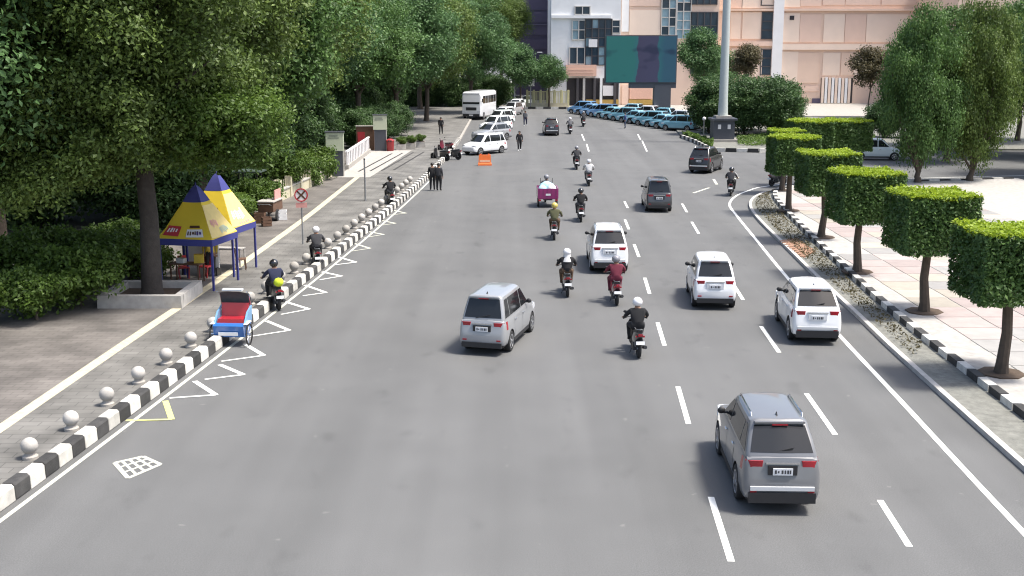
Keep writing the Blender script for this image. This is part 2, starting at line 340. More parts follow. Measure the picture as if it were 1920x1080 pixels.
# right edge line sweeping round the corner
RE = [Vector((9.3, 12, 0)), Vector((9.7, 22, 0))] + [G(*p) for p in ((1680, 742), (1575, 630), (1480, 525), (1415, 446), (1381, 404), (1368, 384), (1378, 369), (1402, 358), (1440, 349))] + [Vector((22, 79.5, 0)), Vector((40, 83.5, 0))]
mb = MB(); strip(mb, smoothline(RE, 6), .14, .005); struct(mb.build('right_edge_line', 'paint', smooth=0))
mb = MB(); 
for a, b in (((1338, 336), (1344, 346)), ((1300, 362), (1330, 352)), ((1365, 340), (1385, 332))): strip(mb, [G(*a), G(*b)], .18, .005)
struct(mb.build('junction_dashes', 'worn_paint', smooth=0))
# right block: verge, kerbs, sunlit pavement
RK = smoothline([Vector((10.6, 8, 0)), Vector((10.9, 20, 0))] + [G(*p) for p in ((1690, 677), (1610, 600), (1530, 524), (1470, 464), (1424, 418), (1406, 394), (1406, 379), (1420, 368), (1450, 360))] + [Vector((22, 77.6, 0)), Vector((34, 80.5, 0))], 6)
struct(MB().slab([(p.x + .1, p.y) for p in RK] + [(34, 8)], -.3, .1).build('right_verge', 'gravel', smooth=0))
rk_root = struct(MB().slab([(p.x, p.y) for p in RK] + [(p.x, p.y) for p in reversed(offs(RK, .16))], -.2, .13).build('right_kerb', 'concrete_pale', smooth=20))
R2 = smoothline([Vector((12.1, 8, 0)), Vector((12.4, 26, 0)), Vector((12.75, 38, 0)), Vector((13.55, 49, 0)), Vector((14.4, 59, 0)), Vector((15.2, 67, 0)), Vector((16.0, 71.5, 0)), Vector((17.6, 74.3, 0)), Vector((22, 76.3, 0)), Vector((34, 79.2, 0))], 6)
rw = struct(MB().slab([(p.x + .2, p.y) for p in R2] + [(34, 8)], -.3, .2).build('right_pavement', 'concrete_pale', smooth=0))
r2k = struct(MB().slab([(p.x + .02, p.y) for p in offs(R2, .02)] + [(p.x, p.y) for p in reversed(offs(R2, .22))], -.2, .12).build('right_pavement_kerb', 'concrete', smooth=0))
bl2 = {}
for nm in ('kerb_white', 'kerb_black'): bl2[nm] = MB().box((.12, .38, .13), (.24, .76, .3), top=.97).mesh('kerb_block', nm, 0)
q2 = resample(R2, .8)
for i, (a, b) in enumerate(zip(q2, q2[1:])):
    link('kerb_block', bl2['kerb_white' if i % 2 else 'kerb_black'], r2k, (a.x, a.y, .01), -math.atan2(b.x - a.x, b.y - a.y))
# paving slabs, each a raised piece
slm = {k: MB().box((0, 0, .0), (1.46, 1.46, .03), top=.985).mesh('paving_slab', k, 0) for k in ('slab_a', 'slab_b', 'slab_c')}
def r2x(y): return min((abs(p.y - y), p.x) for p in R2)[1]
for j in range(0, 30):
    for i in range(0, 9):
        x, y = 13.2 + i * 1.5 + (j % 2) * .02, 31 + j * 1.5
        if x - .8 < max(r2x(y - .75), r2x(y + .75)) + .28 or x > 26 or y > 74: continue
        k = ('slab_a', 'slab_b', 'slab_a', 'slab_c')[(i * 7 + j * 3 + (i * j) % 3) % 4]
        link('paving_slab', slm[k], rw, (x, y, .2 + random.uniform(0, .004)), random.uniform(-.004, .004))
# rusty paved patch in the verge
pt = [G(*p, .1) for p in ((1465, 452), (1490, 448), (1525, 472), (1508, 484))]
patch = struct(MB().slab([(p.x, p.y) for p in pt], .05, .115).build('brick_patch', 'rust_tile', smooth=0))
tb = MB().box((0, 0, 0), (.34, .17, .05), top=.94).mesh('brick', 'rust_tile', 0)
for i in range(7):
    for j in range(9):
        u, v = (i + .5) / 7, (j + .5) / 9
        p = pt[0].lerp(pt[1], u).lerp(pt[3].lerp(pt[2], u), v)
        link('brick', tb, patch, (p.x, p.y, .13 + random.uniform(-.01, .01)), random.uniform(-.12, .12))
# far island with the striped kerb
IS = [G(*p) for p in ((1278, 258), (1305, 268), (1336, 284), (1425, 286), (1540, 284), (1660, 283), (1800, 282))]
isl = struct(MB().slab([(p.x, p.y) for p in IS] + [(120, 101), (120, 150), (19.5, 150)], -.3, .14).build('corner_island', 'gravel', smooth=0))
bi = {k: MB().box((.1, .45, .15), (.22, .9, .36)).mesh('kerb_block', k, 0) for k in ('kerb_white', 'kerb_black')}
qi = resample(IS, .93)
for i, (a, b) in enumerate(zip(qi, qi[1:])):
    link('kerb_block', bi['kerb_white' if i % 2 else 'kerb_black'], isl, (a.x, a.y, 0), -math.atan2(b.x - a.x, b.y - a.y))
FK = [Vector((-2, 172, 0)), Vector((8.5, 171, 0)), Vector((22, 152, 0))]
fk = struct(MB().slab([(p.x, p.y) for p in FK] + [(60, 152), (60, 300), (-60, 300), (-60, 174)], -.3, .13).build('far_pavement', 'concrete', smooth=0))
qf = resample(FK, 1.1); bf = {k: MB().box((.1, .5, .14), (.22, 1.08, .34)).mesh('kerb_block', k, 0) for k in ('kerb_white', 'kerb_black')}
for i, (a, b) in enumerate(zip(qf, qf[1:])):
    link('kerb_block', bf['kerb_white' if i % 2 else 'kerb_black'], fk, (a.x, a.y - .15, 0), -math.atan2(b.x - a.x, b.y - a.y))

# ================================================================== BUILDINGS
M['peach'] = mat('peach_wall', (.7, .52, .41), .8, var=.08, scale=.6); M['peach2'] = mat('pale_peach_panel', (.76, .61, .5), .75, var=.07, scale=.7); M['peach3'] = mat('rose_panel', (.7, .51, .41), .75, var=.08, scale=.7)
M['offwhite'] = mat('offwhite_wall', (.74, .74, .74), .8, var=.1, scale=.7); M['violet'] = mat('violet_wall', (.085, .07, .115), .7, var=.12, scale=.6); M['violet2'] = mat('violet_band', (.17, .15, .21), .7)
M['pane'] = mat('blue_window_glass', (.035, .06, .085), .08, var=.35, scale=1.2, spec=.8); M['pane2'] = mat('pale_window_glass', (.24, .36, .42), .1, var=.35, scale=1.5, spec=.8)
M['frame'] = mat('pale_frame', (.5, .48, .45), .6); M['dframe'] = mat('dark_frame', (.06, .055, .06), .5); M['gold'] = mat('ochre_front', (.42, .27, .07), .7, var=.35, scale=2.); M['shade'] = mat('dark_opening', (.03, .027, .03), .8)
M['signpink'] = mat('salmon_board', (.68, .42, .32), .7)
def P2(px, py, Y): q = atY(px, py, Y); return q.x, q.z
class Facade:
    def __init__(s, name, label, Y, px0, px1, top, depth, m):
        s.Y = Y; x0, x1 = P2(px0, 100, Y)[0], P2(px1, 100, Y)[0]; s.cx = (x0 + x1) / 2
        s.r = thing(name, label, 'building', (s.cx, Y, .13)); s.zo = .13
        MB().box((0, depth / 2, (top - .13) / 2), (x1 - x0, depth, top - .13)).build('wall', m, s.r, smooth=0)
        MB().box((0, depth / 2, top + .15), (x1 - x0 + .5, depth + .5, .4)).build('parapet', m, s.r, smooth=0)
    def rect(s, b): x0, z1 = P2(b[0], b[1], s.Y); x1, z0 = P2(b[2], b[3], s.Y); return x0 - s.cx, x1 - s.cx, max(z0 - s.zo, 0.02), z1 - s.zo
    def panel(s, b, m, proud=.12, name='panel'):
        x0, x1, z0, z1 = s.rect(b); return MB().box(((x0 + x1) / 2, -proud / 2 + .02, (z0 + z1) / 2), (x1 - x0 - .1, proud + .04, z1 - z0 - .1)).build(name, m, s.r, smooth=0)
    def window(s, b, nx=2, ny=2, pane='pane', fr='frame'):
        x0, x1, z0, z1 = s.rect(b); W, H = x1 - x0, z1 - z0; f = MB(); t = .14
        for xx in [x0 + W * k / nx for k in range(nx + 1)]: f.box((xx, -.09, (z0 + z1) / 2), (t, .26, H + t))
        for zz in [z0 + H * k / ny for k in range(ny + 1)]: f.box(((x0 + x1) / 2, -.085, zz), (W + t, .22, t * .9))
        o = f.build('window', fr, s.r, smooth=0)
        for i in range(nx):
            for j in range(ny):
                MB().box((x0 + W * (i + .5) / nx, -.035, z0 + H * (j + .5) / ny), (W / nx - t * .8, .05, H / ny - t * .8)).build('pane', pane if not isinstance(pane, list) else random.choice(pane), o, smooth=0)
        return o
# salmon office block on the right
A = Facade('office_building', 'wide salmon panelled office block rising behind the clipped trees', 185, 1346, 1770, 24, 22, 'peach')
for b, m in (((1362, -45, 1392, 16), 'peach3'), ((1392, -45, 1458, 16), 'peach2'), ((1464, -45, 1500, 14), 'peach2'), ((1502, -40, 1540, 12), 'peach3'), ((1544, -40, 1584, 10), 'peach3'), ((1587, -40, 1650, 10), 'peach3'),
             ((1370, 22, 1388, 74), 'peach2'), ((1392, 22, 1428, 74), 'peach2'), ((1464, 24, 1498, 80), 'peach2'), ((1500, 26, 1538, 80), 'peach3'), ((1545, 26, 1582, 80), 'peach2'), ((1585, 26, 1622, 80), 'peach3'), ((1625, 26, 1700, 80), 'peach2'),
             ((1370, 90, 1388, 145), 'peach2'), ((1392, 90, 1428, 145), 'peach2'), ((1464, 96, 1494, 165), 'peach2'), ((1496, 98, 1534, 156), 'peach'), ((1543, 98, 1574, 142), 'peach2'), ((1577, 98, 1600, 142), 'peach'), ((1602, 98, 1700, 142), 'peach2'),
             ((1496, 160, 1536, 172), 'peach3'), ((1702, 26, 1765, 80), 'peach3'), ((1702, 98, 1765, 142), 'peach'), ((1655, -40, 1765, 10), 'peach3')): A.panel(b, m)
A.panel((1346, 77, 1462, 87), 'peach3', .5, 'ledge'); A.panel((1462, 82, 1768, 94), 'peach2', .4, 'ledge'); A.panel((1346, 16, 1768, 21), 'peach', .5, 'ledge')
A.panel((1452, -45, 1463, 160), 'offwhite', .6, 'pilaster')
for b in ((1429, 23, 1451, 73), (1427, 93, 1449, 140), (1429, -40, 1451, 10)): A.window(b, 1, 3, fr='dframe')
A.panel((1480, 29, 1489, 38), 'shade', .2, 'vent')
A.panel((1522, 184, 1538, 222), 'violet', .16, 'door')
for k in range(9): A.panel((1540 + k * 6.2, 144 + k * .3, 1542.0 + k * 6.2, 214), 'offwhite' if k % 2 else 'peach2', .35, 'fin')
A.panel((1539, 146, 1596, 216), 'shade', .09, 'screen_opening')
# salmon and glass middle block
B = Facade('office_building', 'salmon and blue glass office block directly behind the roadside screen', 180, 1163, 1346, 23, 24, 'peach')
B.panel((1180, -40, 1238, 12), 'peach3'); B.panel((1180, 18, 1238, 66), 'peach2'); B.panel((1166, -30, 1179, 60), 'offwhite'); B.panel((1296, 78, 1345, 88), 'peach3', .5, 'ledge')
B.window((1242, -35, 1268, 66), 2, 6, ['pane', 'pane2', 'pane2']); B.window((1269, -30, 1294, 72), 2, 6, ['pane2', 'pane', 'pane2']); B.window((1296, 23, 1344, 73), 4, 2, 'pane', 'dframe'); B.window((1296, -30, 1344, 8), 4, 1, 'pane', 'dframe')
B.window((1296, 92, 1344, 138), 3, 2, 'pane', 'dframe')
B.panel((1180, 160, 1222, 186), 'signpink', .25, 'shop_front'); B.panel((1166, 158, 1178, 205), 'peach3', .3, 'pilaster'); B.panel((1178, 186, 1225, 206), 'gold', .3, 'shop_front')
# white block with dark glazing
Cb = Facade('commercial_building', 'white commercial block with dark glass corner left of the screen', 178, 1033, 1163, 22, 24, 'offwhite')
Cb.window((1078, 12, 1106, 27), 2, 1); Cb.window((1073, 38, 1097, 74), 2, 2, ['pane2', 'purple']) if False else Cb.window((1073, 38, 1097, 74), 2, 2, ['pane2', 'pane'])
Cb.window((1098, 36, 1146, 122), 4, 5, ['pane', 'pane', 'pane2'], 'dframe'); Cb.window((1068, 89, 1096, 120), 2, 1, 'pane', 'frame'); Cb.window((1148, 38, 1162, 62), 1, 2, 'pane')
Cb.panel((1060, 121, 1118, 143), 'signpink', .9, 'sign_board'); Cb.panel((1103, 73, 1120, 89), 'white_print', .5, 'sign_board'); Cb.panel((1033, 28, 1146, 35), 'offwhite', .4, 'ledge')
Cb.panel((1064, 129, 1113, 131), 'peach', .96, 'lettering_stroke'); Cb.panel((1064, 135, 1113, 137), 'peach3', .96, 'lettering_stroke')
Cb.panel((1062, 146, 1160, 206), 'shade', .06, 'shop_opening')
for k, (x, m) in enumerate(((1080, 'dframe'), (1092, 'frame'), (1112, 'dframe'), (1124, 'offwhite'), (1150, 'dframe'))): Cb.panel((x, 146, x + 5, 206), m, .5, 'column')
Cb.panel((1130, 160, 1150, 180), 'white_print', .4, 'shop_front'); Cb.panel((1098, 186, 1160, 205), 'gold', .45, 'counter_front')
# violet tower
D = Facade('tower_building', 'dark violet windowless tower behind the far left trees', 196, 960, 1033, 26, 22, 'violet')
for k, r in enumerate((-30, -2, 22, 46, 72, 100)): D.panel((962, r, 1032, r + 21), 'violet', .15); 
D.panel((962, 45, 1032, 47.5), 'violet2', .3, 'ledge')
# pale blocks glimpsed behind the left trees and beyond the frame
Ew = Facade('pale_building', 'pale building glimpsed between tree trunks on the left', 178, 560, 800, 16, 18, 'offwhite')
for k in range(10):
    for r in (40, 92, 140): Ew.window((572 + k * 23, r, 588 + k * 23, r + 30), 2, 1, 'pane')
Ex = Facade('pale_building', 'long pale building at the far left behind the park trees', 170, 40, 520, 14, 18, 'offwhite')
for k in range(16):
    for r in (60, 120): Ex.window((60 + k * 29, r, 80 + k * 29, r + 34), 2, 1, 'pane')
Ey = Facade('office_building', 'plain salmon building at the far right edge behind trees', 168, 1790, 2100, 18, 18, 'peach')
for k in range(9):
    for r in (20, 80, 140): Ey.window((1800 + k * 33, r, 1822 + k * 33, r + 36), 2, 2, 'pane')

# ================================================================== VEGETATION
class Leafy:
    """collects leaf positions; every leaf is a bent quad of two triangles"""
    def __init__(s, seed): s.r = np.random.default_rng(seed); s.V = []
    def add(s, P, N, s0, s1, up=.5):
        P = np.asarray(P, float); N = np.asarray(N, float); n = len(P)
        a = s.r.normal(size=(n, 3)) + N * 1.2 + np.array([0, 0, up]); a /= np.linalg.norm(a, axis=1)[:, None]
        t = np.cross(a, s.r.normal(size=(n, 3))); t /= np.linalg.norm(t, axis=1)[:, None]; b = np.cross(a, t)
        sz = s.r.uniform(s0, s1, n)[:, None]; k = sz * s.r.uniform(.42, .62, n)[:, None]
        s.V.append(np.stack([P - t * sz, P + b * k + a * sz * .15, P + t * sz, P - b * k + a * sz * .15], 1))
    def mesh(s, name, m):
        V = np.concatenate(s.V); n = len(V); me = bpy.data.meshes.new(name)
        me.vertices.add(n * 4); me.vertices.foreach_set('co', V.reshape(-1))
        o = (np.arange(n) * 4)[:, None]; F = np.concatenate([o + np.array([0, 1, 2]), o + np.array([0, 2, 3])], 1).reshape(-1)
        me.loops.add(n * 6); me.loops.foreach_set('vertex_index', F.astype(np.int32)); me.polygons.add(n * 2)
        me.polygons.foreach_set('loop_start', (np.arange(n * 2) * 3).astype(np.int32))
        me.materials.append(m); me.update(calc_edges=True); return me
def leaves(mb, pts, rnd, s0, s1, up=.5): mb.add([p[0] for p in pts], [p[1] for p in pts], s0, s1, up)
def crown_mesh(name, seed, rx, ry, rz, nblob, nleaf, s0, s1, m, flat=.0, rb=(.22, .4)):
    rnd = random.Random(seed); lf = Leafy(seed); blobs = []
    for i in range(nblob):
        for _ in range(30):
            v = Vector((rnd.uniform(-1, 1), rnd.uniform(-1, 1), rnd.uniform(-1, 1)))
            if .25 < v.length < .88: break
        blobs.append((Vector((v.x * rx, v.y * ry, v.z * rz)), rnd.uniform(*rb) * min(rx, ry, rz) * 1.1))
    tot = sum(b[1] ** 2 for b in blobs)
    for c, r in blobs:
        n = int(nleaf * r * r / tot)
        q = lf.r.normal(size=(n, 3)); q /= np.linalg.norm(q, axis=1)[:, None]
        fl = (q[:, 2] < -.2) & (lf.r.random(n) < .55); q[fl, 2] *= -1
        rr = r * np.where(lf.r.random(n) < .7, lf.r.uniform(.5, 1.12, n), lf.r.uniform(1, 1.6, n))
        lf.add(np.array(c) + q * np.array([1, 1, .8]) * rr[:, None], q, s0, s1)
    return lf.mesh(name, m), [b[0] for b in blobs]
def limbs(mb, base, fork, rad, targets, rnd, n=9):
    base, fork = Vector(base), Vector(fork)
    mid = base.lerp(fork, .5) + Vector((rnd.uniform(-.12, .12), rnd.uniform(-.12, .12), 0))
    mb.tube([base, base + Vector((0, 0, .35)), mid, fork], [rad * 1.35, rad * 1.05, rad * .9, rad * .8], n)
    for t in targets:
        t = Vector(t); m1 = fork.lerp(t, .45) + Vector((rnd.uniform(-.5, .5), rnd.uniform(-.5, .5), rnd.uniform(.1, .6)))
        mb.tube([fork - Vector((0, 0, .2)), m1, t], [rad * .5, rad * .28, rad * .07], 6)
LEAF_D = leafmat('dark_leaves', (.045, .09, .026), (.095, .18, .045), (.18, .3, .08))
LEAF_O = leafmat('olive_leaves', (.05, .08, .02), (.115, .175, .036), (.24, .32, .08))
LEAF_Y = leafmat('lime_leaves', (.05, .09, .018), (.1, .17, .03), (.18, .26, .05), .4)
LEAF_C = leafmat('cool_leaves', (.042, .09, .034), (.092, .178, .06), (.18, .3, .1))
LEAF_H = leafmat('hedge_leaves', (.028, .06, .02), (.065, .125, .036), (.13, .22, .07))
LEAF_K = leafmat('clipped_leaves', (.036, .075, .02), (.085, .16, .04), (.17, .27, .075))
LEAF_T = leafmat('sunlit_shoot_leaves', (.2, .29, .02), (.31, .41, .03), (.42, .5, .06), .4)  # yellow-green shoots, with sunlight on the tops painted into the colour
LEAF_B = leafmat('brown_leaves', (.06, .05, .025), (.1, .085, .04), (.15, .13, .06))
CR = {}
def crown(kind):
    if kind not in CR:
        CR[kind] = {'near': lambda: crown_mesh('crown', 1, 5.4, 5, 4.3, 150, 120000, .05, .11, LEAF_O, rb=(.1, .26)),
                    'nearlime': lambda: crown_mesh('crown', 2, 3.0, 3.0, 1.9, 80, 36000, .05, .105, LEAF_Y, rb=(.12, .34)),
                    'nearol': lambda: crown_mesh('crown', 12, 2.6, 2.4, 2.3, 70, 30000, .05, .105, LEAF_O, rb=(.12, .34)),
                    'bigA': lambda: crown_mesh('crown', 3, 6.4, 6.2, 5.8, 170, 85000, .07, .17, LEAF_D, rb=(.09, .24)),
                    'bigB': lambda: crown_mesh('crown', 4, 6.0, 6.4, 5.6, 170, 85000, .07, .17, LEAF_C, rb=(.09, .24)),
                    'bigG': lambda: crown_mesh('crown', 9, 6.2, 6.0, 5.8, 170, 85000, .07, .17, LEAF_O, rb=(.09, .24)),
                    'mid': lambda: crown_mesh('crown', 5, 3.2, 3.2, 3.0, 80, 24000, .07, .16, LEAF_C, rb=(.14, .32)),
                    'shrub': lambda: crown_mesh('crown', 6, 2.7, 2.5, 2.6, 80, 28000, .065, .14, LEAF_H, rb=(.14, .34)),
                    'bush': lambda: crown_mesh('crown', 7, 1.2, 1.1, .9, 22, 7000, .045, .1, LEAF_Y, rb=(.3, .5)),
                    'brown': lambda: crown_mesh('crown', 8, 1.9, 1.9, 1.9, 30, 8000, .08, .16, LEAF_B, rb=(.24, .42))}[kind]()
    return CR[kind]
NT = [0]; ZMIN = {}
def tree(name, kind, x, y, zc, label, cat='tree', tr=.25, group=None, sc=1., rz=None, base=WALK_Z, fork=None, bark='bark', stems=10, sz=1.):
    NT[0] += 1; rnd = random.Random(NT[0] * 13); rz = rnd.uniform(0, 6.28) if rz is None else rz
    me, blobs = crown(kind); t = thing(name, label, cat, (x, y, base), 0, group)
    c = link('crown', me, t, (0, 0, zc - base), rz); c.scale = (sc, sc, sc * sz)
    ca, sa = math.cos(rz), math.sin(rz); tg = []
    for b in rnd.sample(blobs, min(stems, len(blobs))): tg.append(((b.x * ca - b.y * sa) * sc, (b.x * sa + b.y * ca) * sc, b.z * sc * sz + zc - base))
    zmin = ZMIN.setdefault(kind, min(v.co.z for v in me.vertices)) * sc * sz + zc - base
    fk = fork if fork else max(zmin + .5, .4)
    mb = MB(); limbs(mb, (0, 0, -.05), (rnd.uniform(-.2, .2), rnd.uniform(-.2, .2), fk), tr, tg, rnd, 10)
    mb.build('trunk', bark, t); return t
# --- left side
tn = tree('shade_tree', 'near', -12.75, 40.7, 10.4, 'huge dark shade tree growing from the stone planter by the yellow tents', tr=.35, base=WALK_Z + .1, fork=5.8, bark='bark_dark', stems=22)
cl = link('crown', crown('nearol')[0], tn, (-.5, -1.6, 6.2), 1.); cl = link('crown', crown('nearol')[0], tn, (-3.2, -1.8, 5.4), 2.)
cl = link('crown', crown('nearlime')[0], tn, (2.3, .8, 6.1), .8); tag(cl, 'bright lime lower bough of leaves')
cl = link('crown', crown('nearlime')[0], tn, (-2.9, -.6, 6.5), 2.9); cl.scale = (1, 1, .8)
pl = thing('tree_planter', 'square pale stone planter box around the big tree trunk', 'planter', (-12.75, 40.6, WALK_Z))
for dx, dy, sx, sy in ((0, -1.25, 2.9, .3), (0, 1.25, 2.9, .3), (-1.3, 0, .3, 2.2), (1.3, 0, .3, 2.2)): MB().box((dx, dy, .22), (sx, sy, .44), top=.985).build('wall', 'concrete_pale', pl, smooth=0)
MB().box((0, 0, .1), (2.3, 2.2, .2)).build('soil_bed', 'soil', pl, smooth=0)
LT = [('bigG', -15.4, 58, 10.6, 'olive roadside tree arching behind the yellow tents', .36), ('bigA', -16.5, 72, 10.4, 'dark leafy tree beside the gate pillar on the left', .34),
      ('bigG', -16.2, 84, 11.0, 'olive tree standing behind the white balustrade', .32), ('bigB', -17.2, 97, 10.2, 'cool green tree behind the cream totem sign', .32),
      ('bigA', -14.6, 112, 9.8, 'dense dark tree over the pavement planters', .32), ('bigB', -12.2, 126, 9.8, 'blue-green tree spreading behind the parked cars', .3),
      ('bigG', -10.2, 141, 10.0, 'fresh green tree behind the white bus', .3), ('bigB', -5.6, 158, 9.4, 'last big roadside tree before the violet tower', .3),
      ('bigA', -23, 52, 10.5, 'dark park tree far left beyond the tents', .36), ('bigB', -25, 66, 10, 'second park tree left of the tents, deep in shade', .36), ('bigA', -27, 84, 11, 'third park tree at the far left, deep in shade', .36),
      ('bigG', -27, 104, 11, 'olive park tree far behind the totem sign', .36), ('bigB', -22, 122, 10.5, 'cool green park tree behind the pavement trees', .36), ('bigA', -20, 144, 10.5, 'dark park tree beyond the bus on the left', .36),
      ('bigA', -13, 168, 10, 'dark tree left of the violet tower', .36), ('bigB', -19, 40, 9.5, 'blue-green park tree at the left edge', .36), ('bigA', -38, 62, 10, 'dark tree outside on the far left lawn', .36), ('bigG', -40, 92, 10, 'olive tree on the far left lawn', .36), ('bigB', -36, 122, 10, 'cool green tree on the far left lawn', .36)]
for i, (k, x, y, z, lab, tr_) in enumerate(LT): tree('roadside_tree', k, x, y, z, lab, tr=tr_, group='trees along the left pavement', rz=i * 1.7, sc=1.0 + .06 * ((i * 3) % 4 - 1))
tree('street_tree', 'mid', 1.2, 171, 6.2, 'small dark tree in front of the violet tower', tr=.16, base=.13); tree('street_tree', 'mid', 5.4, 173, 5.2, 'small tree above the yellow fence near the white block', tr=.16, base=.13, sc=.8)
# undergrowth on the left
BU = [(-15.6, 37.5), (-14.9, 39.6), (-15.4, 42.3), (-14.7, 44.3), (-15.8, 46.5), (-17.6, 40.5), (-17.4, 36), (-17.5, 44), (-13.6, 54.5), (-14.2, 57.5), (-13.3, 61.5), (-13.4, 71), (-13.2, 75.5), (-13.2, 79)]
for i, (x, y) in enumerate(BU): tree('garden_bush', 'bush', x, y, 1.1 + .25 * (i % 3), '%s lime garden bush along the left forecourt counting from the camera' % ORD[i], 'bush', tr=.05, sc=1.05 + .2 * (i % 2), group='bushes behind the tents', stems=7)
for i, (x, y) in enumerate([(-12.2, 103.5), (-11.7, 107), (-11.2, 110.5), (-10.4, 114), (-9.9, 118)]): tree('pavement_shrub', 'shrub', x - 1.6, y, 1.9, '%s dark shrub in the planted bed past the totem sign' % ORD[i], 'shrub', tr=.08, sc=.62, group='shrubs past the totem sign', stems=8)
for i in range(24):
    y = 58 + i * 3.6; tree('park_shrub', 'shrub', -17.4 - (i % 3) * 1.7, y, 2.5 + .4 * (i % 2), '%s dark park shrub behind the left forecourt from the camera' % ORD[i], 'shrub', tr=.1, sc=1.05 + .12 * (i % 3), group='shrubs under the left trees', stems=7)
for i, (x, y) in enumerate([(-24, 58), (-26, 70), (-26, 82), (-28, 95), (-27, 108), (-25, 120), (-22, 134), (-17, 150), (-30, 48)]): tree('park_shrub', 'shrub', x, y, 3.2, '%s shrub deep in the park on the left' % ORD[i], 'shrub', tr=.1, sc=1.35, group='shrubs deep in the park', stems=7)
tree('roadside_tree', 'bigG', -1.8, 181, 12.5, 'olive tree right in front of the violet tower base', tr=.3, base=.13, sc=.8); tree('roadside_tree', 'bigA', -7.5, 178, 12, 'dark tree closing the far end of the left pavement', tr=.3, base=.13, sc=1.05); tree('roadside_tree', 'bigB', -15, 182, 9.5, 'blue-green tree far behind the bus', tr=.3, base=.13, sc=1.1)
for i in range(6): tree('park_shrub', 'shrub', -2.5 - i * 3.1, 175.5 + (i % 2), 2.3, '%s dark shrub in the hedge across the far left road end' % ORD[i], 'shrub', tr=.1, base=.13, group='hedge at the road end', stems=6)
# --- far island: dark tall shrubs behind the pole
SH = [(20.3, 121.5, 3.4, 1.0), (23.4, 119, 3.4, 1.0), (26.2, 118, 3.5, 1.05), (27.9, 122, 3.2, .95), (22, 126, 3.6, 1.0), (25.5, 126, 3.5, 1.0), (36.5, 116, 2.2, .7), (40, 115, 2.4, .75)]
for i, (x, y, z, s) in enumerate(SH): tree('tall_shrub', 'shrub', x, y, z * .92, '%s tall dark shrub on the corner island from the left' % ORD[i], 'shrub', tr=.12, sc=s, base=.14, group='dark shrubs on the corner island', stems=8)
tree('street_tree', 'mid', 24.6, 155, 8.0, 'cool green tree right of the roadside screen', tr=.2, base=.13, sc=1.05); tree('street_tree', 'mid', 27.4, 160, 5.6, 'lower tree in front of the salmon block beside the pole', tr=.2, base=.13)
tree('small_tree', 'brown', 29.4, 150, 7.2, 'thin brownish tree right of the tall pole', tr=.1, base=.14); tree('small_tree', 'brown', 44.5, 148, 6.5, 'thin brownish tree at the salmon block corner', tr=.1, base=.14, sc=1.2)
for i, (x, y, z, s) in enumerate([(34.2, 92.5, 7.8, .75), (39.5, 104, 7.5, .85), (43, 98, 8, .9), (48, 112, 8, .9), (41, 82, 8, .85), (50, 92, 8.5, .9)]):
    tree('corner_tree', 'bigB' if i % 2 else 'bigA', x, y, z, '%s tall green tree at the right edge of the junction' % ORD[i], 'tree', tr=.24, sc=s, base=.14, group='trees at the right edge', rz=i * 2.1)
for i, (x, y) in enumerate([(26.6, 76.8), (30.4, 77.8)]):
    tree('corner_tree', 'bigG' if i else 'bigA', x, y, 6.3, '%s of two slim tall trees behind the clipped trees from the left' % ORD[i], 'tree', tr=.2, sc=.46, sz=2.1, base=.2, group='slim trees behind the clipped trees', rz=i * 2.)
# bright ground cover on the island tip and round the pedestal
def cover(name, poly, h, n, m, label, s=(.06, .13)):
    rnd = random.Random(len(label)); mb = Leafy(len(label)); xs = [p[0] for p in poly]; ys = [p[1] for p in poly]; pts = []
    def inside(x, y):
        c = False; j = len(poly) - 1
        for i in range(len(poly)):
            if (poly[i][1] > y) != (poly[j][1] > y) and x < (poly[j][0] - poly[i][0]) * (y - poly[i][1]) / (poly[j][1] - poly[i][1]) + poly[i][0]: c = not c
            j = i
        return c
    while len(pts) < n:
        x, y = rnd.uniform(min(xs), max(xs)), rnd.uniform(min(ys), max(ys))
        if inside(x, y): pts.append(((x, y, .16 + h * rnd.random() ** .6 * (.6 + .4 * math.sin(x * 2.1) * math.sin(y * 1.7))), (0, 0, .6)))
    leaves(mb, pts, rnd, *s); o = link(name, mb.mesh(name, m)); tag(o, label, 'plants', kind='stuff'); return o
ip = [G(*p) for p in ((1278, 254), (1300, 258), (1338, 272), (1334, 281), (1306, 266))]
cover('ground_cover', [(p.x, p.y) for p in ip], .55, 5000, LEAF_Y, 'bright green ground cover on the tip of the corner island')
ip = [G(*p) for p in ((1380, 262), (1430, 258), (1640, 262), (1640, 274), (1430, 278), (1385, 276))]
cover('ground_cover', [(p.x, p.y) for p in ip], .5, 9000, LEAF_Y, 'lime ground cover behind the striped island kerb')
vg = [p for p in RK if 33 < p.y < 74]; vp = [(p.x, p.y) for p in offs(vg, .35)] + [(p.x, p.y) for p in reversed(offs([q for q in R2 if 33 < q.y < 74], -.2))]
cover('verge_grass', vp, .08, 3200, LEAF_B, 'sparse grass and weeds in the right verge', (.03, .07))
